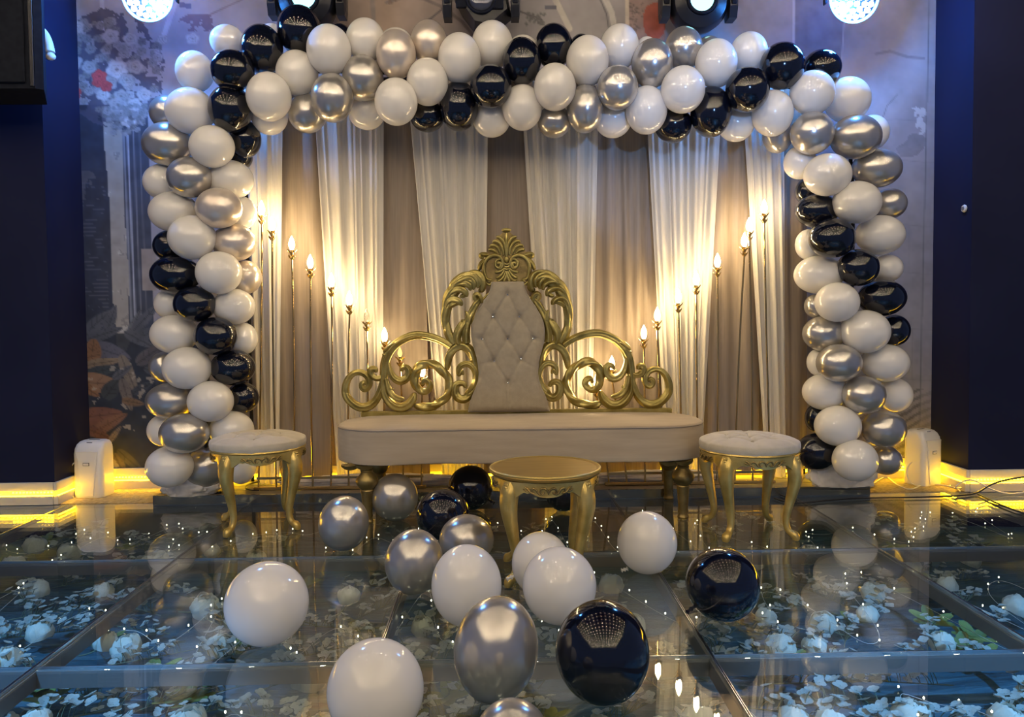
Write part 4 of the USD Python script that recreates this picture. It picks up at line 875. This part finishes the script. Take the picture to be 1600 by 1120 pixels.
cord('black_cable', [g(1210, 768), g(1225, 775), g(1245, 783)], 0.005, M_CORDB, 'short black cable behind the right stool leg')
def pz(x, y): p = on(x, y, 0.064); return p
cord('black_cable', [pz(405, 766), pz(386, 764), pz(388, 757), pz(410, 752), pz(440, 750), (pz(470, 750) + [0, 0, 0.03]), (pz(500, 748) + [0, 0, 0.07]), (pz(512, 745) + [0, 0, 0.15])], 0.0045, M_CORDB, 'black cable curling between the left stool and the lamp rack')
def rag(name, c, size, seed, label, mt=None, flat=0.5):
    m_ = trimesh.creation.icosphere(4, 1.0); v = np.array(m_.vertices)
    n_ = meshkit.fbm(v * 1.8 + 7, 4, seed); rdg = np.abs(meshkit.fbm(v * 2.6 + 3, 3, seed + 5) - 0.5)
    v = v * (0.72 + 0.55 * n_ - 0.9 * rdg)[:, None] * size
    v[:, 2] = np.maximum(v[:, 2], -size[2] * 0.45) ; v[:, 2] -= v[:, 2].min()
    m_.vertices = v + c
    return obj(name, m_, mt or M_CLOTH, smooth=50, label=label, cat='cloth')
p = at(297, 762, 4.98); rag('cloth_bundle', (p[0], 4.97, 0.0565), np.array([0.19, 0.10, 0.13]), 3, 'crumpled white cloth under the left balloon column')
p = at(1312, 765, 4.98); rag('cloth_bundle', (p[0], 4.98, 0.0565), np.array([0.25, 0.10, 0.22]), 8, 'crumpled white cloth under the right balloon column')
rag('cloth_bundle', (-0.75, 5.13, 0.0565), np.array([0.75, 0.055, 0.06]), 12, 'long crumpled strip of pale cloth behind the left lamp rack')
rag('cloth_bundle', (1.05, 5.13, 0.0565), np.array([0.55, 0.055, 0.06]), 15, 'long crumpled strip of pale cloth behind the right lamp rack')
# wall button on the right pier's return
bp = at(1523, 325, 5.03)
bt = thing('wall_button', 'small round white button on the right pier', 'button')
mb = lathe([(0.024, 0), (0.026, 0.006), (0.022, 0.014), (0.012, 0.015)], 24); mb.apply_transform(trimesh.transformations.rotation_matrix(-PI / 2, [0, 1, 0])); mb.apply_translation([XR - 0.001, 5.05, bp[2]])
obj('plate', mb, M_PLASTIC, bt)
mb = lathe([(0.013, 0), (0.012, 0.006)], 20); mb.apply_transform(trimesh.transformations.rotation_matrix(-PI / 2, [0, 1, 0])); mb.apply_translation([XR - 0.0155, 5.05, bp[2]])
obj('push_cap', mb, M_PLASTICD, bt)
# speaker at top left
YS = 4.50
s0, s1 = at(-150, 140, YS), at(58, 138, YS)
sp = thing('loudspeaker', 'black loudspeaker cabinet hanging at the top left, edge lit blue', 'loudspeaker')
obj('cabinet', trimesh.convex.convex_hull(np.array([(x, y, z) for z in (s1[2], s1[2] + 0.95) for x, y in ((s0[0], YS), (s1[0] - 0.01, YS), (s1[0] + 0.022, YS + 0.03), (s1[0] - 0.14, YS + 0.34), (s0[0], YS + 0.34))])), M_BLACKP, sp, smooth=False)
obj('grille', bevel_box((s0[0] + 0.02, YS - 0.016, s1[2] + 0.03), (s1[0] - 0.06, YS - 0.001, s1[2] + 0.93), 0.006), M_BLACKP, sp, smooth=False)
obj('side_trim', bevel_box((s1[0] - 0.035, YS - 0.010, s1[2] + 0.01), (s1[0] - 0.012, YS - 0.001, s1[2] + 0.94), 0.003), M_BLACKM, sp, smooth=False)
obj('mount_arm', bevel_box((s0[0] + 0.25, YS + 0.33, s1[2] + 0.45), (s0[0] + 0.33, YP + 0.01, s1[2] + 0.53), 0.006), M_BLACKM, sp, smooth=False)
wc = at(75, 80, 4.93); wa = at(67, 52, 4.93)
ck = thing('wall_clip', 'white plastic handle-shaped clip on the dark pier beside the loudspeaker', 'clip')
obj('clip_arm', tube([(wa[0] - 0.01, 4.95, wa[2] + 0.03), (wa[0] + 0.01, 4.955, wa[2] - 0.02), (wc[0], 4.95, wc[2])], [0.014, 0.024, 0.030], 12, 24), M_PLASTIC, ck)
obj('clip_cap', ball((wc[0] + 0.004, 4.95, wc[2] - 0.026), np.array([0.030, 0.026, 0.024]), 3), M_PLASTIC, ck)

# ------------------------------------------------------------------ stage lights on a bar above
ZB = 3.95
bar = thing('lighting_bar', 'black lighting bar above the arch carrying the stage lights', 'lighting bar')
obj('bar_tube', tube([(-3.0, 5.05, ZB), (3.2, 5.05, ZB)], 0.025, 16, 4), M_BLACKM, bar)
for x in (-2.6, 0.1, 2.8): obj('drop_rod', tube([(x, 5.05, ZB), (x, 5.05, 4.205)], 0.012, 8, 4), M_BLACKM, bar)
def par_light(label, c):
    t = thing('par_light', label, 'stage light')
    tilt = math.radians(8)
    Mx = trimesh.transformations.translation_matrix(c) @ trimesh.transformations.rotation_matrix(PI / 2 + tilt, [1, 0, 0])   # local +z -> towards the camera and slightly down
    def put(m_): m_ = m_.copy(); m_.apply_transform(Mx); return m_
    r = 37 * c[1] / F
    obj('housing', put(lathe([(r * 0.4, -0.11), (r * 0.66, -0.10), (r * 0.92, -0.03), (r * 0.98, 0.0), (r * 0.93, 0.0), (r * 0.93, -0.012), (0.0, -0.012)], 48)), M_BLACKM, t, smooth=35)
    obj('lens_rim', put(trimesh.creation.torus(r * 1.0, r * 0.055, major_sections=64, minor_sections=10)), E_PARRIM, t)
    spots = [(0, 0)] + [(0.30 * r * math.cos(a), 0.30 * r * math.sin(a)) for a in np.arange(6) * PI / 3] + [(0.56 * r * math.cos(a), 0.56 * r * math.sin(a)) for a in np.arange(12) * PI / 6] + [(0.80 * r * math.cos(a), 0.80 * r * math.sin(a)) for a in np.arange(18) * PI / 9]
    for x, y in spots:
        obj('led_lens', put(lathe([(r * 0.125, -0.012), (r * 0.115, -0.002), (r * 0.07, 0.006), (0.0, 0.009)], 12, (x, y, 0))), E_PAR, t, smooth=50)
    for sg in (-1, 1):
        obj('yoke_arm', cat([bevel_box((c[0] + sg * (r + 0.006) - 0.006, c[1] + 0.05, c[2] - 0.02), (c[0] + sg * (r + 0.006) + 0.006, c[1] + 0.09, ZB - 0.06), 0.002)]), M_BLACKM, t, smooth=False)
    obj('yoke_bridge', bevel_box((c[0] - r - 0.012, c[1] + 0.05, ZB - 0.07), (c[0] + r + 0.012, c[1] + 0.11, ZB - 0.05), 0.002), M_BLACKM, t, smooth=False)
    obj('clamp', bevel_box((c[0] - 0.03, c[1] + 0.05, ZB - 0.05), (c[0] + 0.03, c[1] + 0.14, ZB + 0.03), 0.006), M_BLACKM, t, smooth=False)
par_light('round blue LED stage light at the top left', PAR_L)
par_light('round blue LED stage light at the top right', PAR_R)
def moving_head(label, x, y, lit, octa):
    Y = 5.16; c = at(x, y, Y); k = Y / F
    t = thing('moving_head', label, 'stage light')
    if octa:
        pts = []
        for (dx, dz) in ((-42, 12), (-44, 28), (-30, -12), (-12, -36), (16, -40), (48, -16), (44, 6), (40, 30), (-30, 36), (34, 36)):
            for yy in (-0.07, 0.10): pts.append((c[0] + dx * k * (0.82 if yy < 0 else 1), Y + yy, c[2] + dz * k * (0.9 if yy < 0 else 1)))
        obj('head', trimesh.convex.convex_hull(np.array(pts)), M_BLACKM, t, smooth=False)
        for (x0, x1, z0, z1) in ((-38, -22, -14, 14), (14, 34, -16, 12)):
            obj('side_vent', bevel_box((c[0] + x0 * k, Y - 0.085, c[2] + z0 * k), (c[0] + x1 * k, Y - 0.06, c[2] + z1 * k), 0.006), M_BLACKP, t, smooth=False)
    else:
        hd = lathe([(0.10, -0.16), (0.16, -0.13), (0.19, -0.05), (0.195, 0.03), (0.17, 0.085), (0.12, 0.11), (0.105, 0.115), (0.09, 0.105), (0.0, 0.10)], 40)
        hd.apply_transform(trimesh.transformations.translation_matrix(c) @ trimesh.transformations.rotation_matrix(PI / 2 + 0.10, [1, 0, 0])); hd.vertices[:, 1] = np.minimum(hd.vertices[:, 1], YM - 0.02)
        obj('head', hd, M_BLACKM, t, smooth=35)
    Mx = trimesh.transformations.translation_matrix(c) @ trimesh.transformations.rotation_matrix(PI / 2 + (0.10 if not octa else 0), [1, 0, 0])
    r = 17 * k
    rim = trimesh.creation.torus(r * 1.22, r * 0.16, major_sections=48, minor_sections=10, transform=trimesh.transformations.translation_matrix([0, 0, 0.118 if not octa else 0.078])); rim.apply_transform(Mx)
    obj('lens_rim', rim, M_BLACKP, t)
    ln = lathe([(r * 1.15, 0.10), (r * 1.05, 0.114), (r * 0.7, 0.124), (0, 0.128)], 40); ln.apply_translation([0, 0, 0 if not octa else -0.03]); ln.apply_transform(Mx)
    obj('lens', ln, E_HEAD if lit else M_LENS, t, smooth=50, label='glowing cyan lens' if lit else 'unlit grey lens')
    for sg in (-1, 1):
        ax = c[0] + sg * 0.222
        z1 = ZB - 0.14
        arm = trimesh.convex.convex_hull(np.array([(ax + dx, Y + dy, z) for dx in (-0.026, 0.026) for dy, z in ((-0.05, c[2] - 0.11), (0.05, c[2] - 0.11), (-0.075, c[2] - 0.04), (0.075, c[2] - 0.04), (-0.06, z1), (0.06, z1))] + [(ax + sg * 0.034, Y + dy, z) for dy in (-0.03, 0.03) for z in (c[2] - 0.07, z1)]))
        a_ = obj('yoke_arm', arm, M_BLACKM, t, smooth=False)
        obj('arm_cover', bevel_box((ax - 0.018, Y - 0.084, c[2] - 0.03), (ax + 0.018, Y - 0.066, c[2] + 0.2), 0.005), M_BLACKP, a_, smooth=False)
    obj('base_box', bevel_box((c[0] - 0.25, Y - 0.12, ZB - 0.15), (c[0] + 0.25, Y + 0.12, ZB - 0.03), 0.012), M_BLACKP, t, smooth=False)
    obj('clamp', bevel_box((c[0] - 0.03, 5.02, ZB - 0.04), (c[0] + 0.03, 5.09, ZB + 0.035), 0.006), M_BLACKM, t, smooth=False)
moving_head('moving-head stage light with cyan lens behind the black balloon at top left', 481, 2, True, False)
moving_head('unlit black moving-head light in the middle above the arch', 752, 5, False, True)
moving_head('moving-head stage light with cyan lens right of the middle', 1090, 6, True, False)

# ------------------------------------------------------------------ flowers under the glass
def petal(L, W, curl, cup, nu_=6, nv_=5):
    u, v = np.linspace(0, 1, nu_), np.linspace(-1, 1, nv_)
    U, V = np.meshgrid(u, v, indexing='ij')
    wd = W * np.sqrt(np.clip(np.sin(PI * (0.12 + 0.84 * U)), 0, 1)) * (1 - 0.06 * np.abs(np.sin(4 * V)) * U)
    x = L * (U - 0.18 * curl * U ** 2); z = L * (cup * U ** 2) + 0.25 * wd * V ** 2 - 0.15 * L * curl * U ** 4
    return np.stack([x, wd * V, z], -1)
def peony(seed):
    R = np.random.RandomState(seed); ms = []
    for q, (n_, r0, p0, p1, hw_) in enumerate(((6, 0.052, 0.55, 2.15, 0.75), (6, 0.049, 0.30, 1.7, 0.72), (5, 0.045, 0.12, 1.35, 0.8), (4, 0.040, 0.0, 1.1, 0.95))):
        for k in range(n_):
            u, v = np.linspace(0, 1, 7), np.linspace(-1, 1, 7)
            U, V = np.meshgrid(u, v, indexing='ij')                 # u 0 at the foot, 1 at the lip
            pol = p1 + (p0 - p1) * U + 0.10 * V ** 2 * U + 0.05 * np.sin(5 * V + k) * U ** 3 + 0.2 * (R.rand() - 0.5) * U
            az = 2 * PI * (k + 0.5 * q + 0.25 * (R.rand() - 0.5)) / n_ + hw_ * V * np.sin(PI * (0.25 + 0.6 * U)) / np.maximum(np.sin(np.clip(pol, 0.25, 2.9)), 0.45)
            r = r0 * (0.97 + 0.05 * V ** 2 * R.rand() + 0.22 * U ** 4 * (0.3 + 0.9 * R.rand()) + 0.02 * np.sin(7 * V + 2 * k) * U ** 2)
            pl = np.clip(pol, 0.02, 3)
            ms.append(grid(np.stack([r * np.sin(pl) * np.cos(az), r * np.sin(pl) * np.sin(az), 0.80 * r * np.cos(pl)], -1)))
    ms.append(ball((0, 0, -0.004), np.array([0.034, 0.034, 0.026]), 2))
    m_ = cat(ms); v = np.array(m_.vertices)
    m_.vertices = v * (0.80 + 0.40 * meshkit.fbm(v * 48 + 9, 3, seed))[:, None]
    return m_
FL_G = 'white peonies under the glass floor'
peony_at = [(54,838),(107,849),(56,906),(159,909),(225,868),(246,861),(62,968),(11,1009),(56,1103),(197,992),(165,983),(235,1032),(292,1109),(1364,909),(1356,941),(1285,954),(1197,946),(1219,991),(1272,989),(1472,984),(1424,1094),(1574,1101),
            (955,897),(1336,855),(1516,859),(1480,898),(545,914),(330,845),(600,868),(1180,868),(1262,852),(320,930),(345,990),(905,985),(660,960),(505,1110),(1090,1100),(1240,1100),(1590,930),(1420,870),(985,960),(400,860),(480,1040),(1300,1110),(20,870)]
items = []
for (x, y) in peony_at:
    p = on(x, y, -0.07); items.append((x, y, p))
row = lambda p: 'front' if p[1] < GY[2] else ('middle' if p[1] < GY[3] else 'back')
for r_ in ('front', 'middle', 'back'):
    s_ = sorted([i for i in items if row(i[2]) == r_], key=lambda i: i[0])
    for q, (x, y, p) in enumerate(s_):
        lab = 'white artificial peony under the glass, %s from the left in the %s row of panes' % (ORD[q + 1], r_)
        sc = 0.90 + 0.35 * rng.rand(); rot = (0.9 * (rng.rand() - 0.5), 0.9 * (rng.rand() - 0.5), 0)
        loc = (p[0], p[1], -0.125)
        if 'peony0' not in globals():
            peony0 = thing('peony', lab, 'flower', group=FL_G); obj('bloom', peony(5), M_PETAL, peony0, smooth=True)
            obj('stem', tube([(0, 0, 0.004), (0.01, 0.03, -0.03), (0.03, 0.09, -0.05)], 0.003, 6, 12), M_STEM, peony0)
            place(peony0, loc, rng.rand() * 6, sc, rot)
        else: copy_of(peony0, loc, rng.rand() * 6, lab, FL_G, sc, rot)
def spray(seed):
    R = np.random.RandomState(seed); ms, st = [], []
    n_ = 20
    for k in range(n_):
        c = np.array([(k - n_ / 2) * 0.0125 + 0.02 * R.rand(), 0.07 * (R.rand() - 0.5), 0.045 * R.rand()])
        st.append(tube([c * [1, 0, 0] - [0.02, 0, 0.012], c * [1, 0.6, 0.6] - [0.01, 0, 0], c], 0.0014, 5, 8))
        b = R.rand() * 6; til = trimesh.transformations.euler_matrix(0.9 * (R.rand() - 0.5), 0.9 * (R.rand() - 0.5), 0)
        for q in range(4):
            P = petal(0.0155 + 0.006 * R.rand(), 0.0095, 0.4, 0.25, 6, 5).reshape(-1, 3)
            a = b + q * PI / 2 + 0.2 * R.rand()
            P = np.stack([P[:, 0] * math.cos(a) - P[:, 1] * math.sin(a), P[:, 0] * math.sin(a) + P[:, 1] * math.cos(a), P[:, 2]], 1)
            ms.append(T(P @ til[:3, :3].T + c, grid_faces(6, 5)))
    st.append(tube([(-0.18, 0, -0.014), (0, 0.0, -0.012), (0.15, 0.0, -0.008)], 0.002, 5, 10))
    return cat(ms), cat(st)
protos = []
n_spray = 0
R2 = np.random.RandomState(21)
spots = []
tries = 0
while len(spots) < 140 and tries < 6000:
    tries += 1
    x, y = R2.rand() * 1640 - 20, 800 + 340 * R2.rand() ** 0.9
    p = on(x, y, -0.11)
    if p[1] > 4.9 or p[1] < 1.55 or not GX[0] + 0.1 < p[0] < GX[-1] - 0.1: continue
    if any(abs(p[0] - gx) < 0.07 for gx in GX) or any(abs(p[1] - gy) < 0.07 for gy in GY): continue
    if any(np.hypot(p[0] - q[0], p[1] - q[1]) < 0.145 for q in spots): continue
    spots.append(p)
SG = 'pale blossom sprays under the glass floor'
SL = 'pale artificial blossom spray lying on the blue lining under the glass floor'
LABS = {}
for r_ in ('front', 'middle', 'back'):
    for q, k in enumerate(sorted([k for k, p in enumerate(spots) if row(p) == r_], key=lambda k: spots[k][0] / spots[k][1])): LABS[k] = 'pale blossom spray under the glass, %s from left in the %s pane row' % (ORD[q + 1], r_)
for k, p in enumerate(spots):
    SL = LABS[k]
    loc = (p[0], p[1], -0.15 + 0.03 * R2.rand()); rz = (R2.rand() - 0.5) * 2.4 + (PI if R2.rand() > 0.5 else 0)
    if k < 3:
        t = thing('blossom_spray', SL, 'flower', group=SG); a, b = spray(30 + k)
        obj('florets', a, M_FLORET, t, smooth=True, kind='stuff'); obj('stem', b, M_STEM, t)
        place(t, loc, rz, 1.1); protos.append(t)
    else: copy_of(protos[k % 3], loc, rz, SL, SG, 0.9 + 0.45 * R2.rand())
def leaf_cluster(seed, t):
    R = np.random.RandomState(seed)
    for k in range(6):
        P = petal(0.075 + 0.03 * R.rand(), 0.022, 0.6, 0.3, 7, 5).reshape(-1, 3)
        a = k * PI / 3 + 0.5 * R.rand()
        P = np.stack([P[:, 0] * math.cos(a) - P[:, 1] * math.sin(a), P[:, 0] * math.sin(a) + P[:, 1] * math.cos(a), P[:, 2] + 0.01 * R.rand()], 1)
        obj('leaf', T(P, grid_faces(7, 5)), M_LEAF, t, smooth=True)
LG = 'green leaf clusters under the glass floor'; LL = 'cluster of green artificial leaves lying under the glass floor'
leaf_at = [(75, 1080), (60, 1070), (270, 1085), (300, 1080), (1455, 960), (1520, 985), (1540, 1005), (1395, 915), (1330, 960), (1460, 905), (1500, 1000), (240, 1040), (175, 985), (1400, 850), (1530, 845), (900, 900), (700, 1075), (640, 1110), (1210, 1030), (1240, 1022), (860, 1110), (70, 840), (200, 850), (480, 905), (380, 1000)]
LABS = {}
for r_ in ('front', 'middle', 'back'):
    for q, k in enumerate(sorted([k for k, c in enumerate(leaf_at) if row(on(*c, -0.12)) == r_], key=lambda k: leaf_at[k][0])): LABS[k] = 'cluster of green leaves under the glass, %s from left in the %s pane row' % (ORD[q + 1], r_)
for k, (x, y) in enumerate(leaf_at):
    LL = LABS[k]; p = on(x, y, -0.12); loc = (p[0], p[1], -0.155)
    if k == 0:
        leaf0 = thing('leaf_cluster', LL, 'leaves', group=LG); leaf_cluster(3, leaf0); place(leaf0, loc, 0.5)
    else: copy_of(leaf0, loc, R2.rand() * 6, LL, LG, 0.8 + 0.5 * R2.rand(), (0.5 * (R2.rand() - 0.5), 0.5 * (R2.rand() - 0.5), 0))
# fairy lights strung through the bed, one string per row of panes
for j, (y0, y1, lab) in enumerate(((1.50, GY[2], 'front'), (GY[2], GY[3], 'middle'), (GY[3], GY[4], 'back'))):
    t = thing('fairy_lights', 'string of tiny warm fairy lights under the %s row of glass panes' % lab, 'fairy lights')
    pts = []
    n_ = 70
    for k in range(n_):
        pts.append((GX[0] + 0.2 + (GX[-1] - GX[0] - 0.4) * k / (n_ - 1) + 0.08 * (R2.rand() - 0.5), y0 + 0.1 + (y1 - y0 - 0.2) * R2.rand(), -0.10 + 0.05 * (R2.rand() - 0.5)))
    wire = tube(pts, 0.0011, 5, 560); obj('wire', wire, M_WIRE, t)
    C_ = spline(np.array(pts), 320); ms = []
    for q in range(0, 320, 2):
        c = C_[q] + [0.02 * (R2.rand() - 0.5), 0.02 * (R2.rand() - 0.5), 0.008 + 0.02 * R2.rand()]
        c[2] = min(c[2], -0.03)
        mm_ = trimesh.creation.icosphere(1, 0.0034); mm_.apply_scale([1, 1, 1.5]); mm_.apply_translation(c); ms.append(mm_)
    obj('bulbs', cat(ms), E_FAIRY, t, kind='stuff')
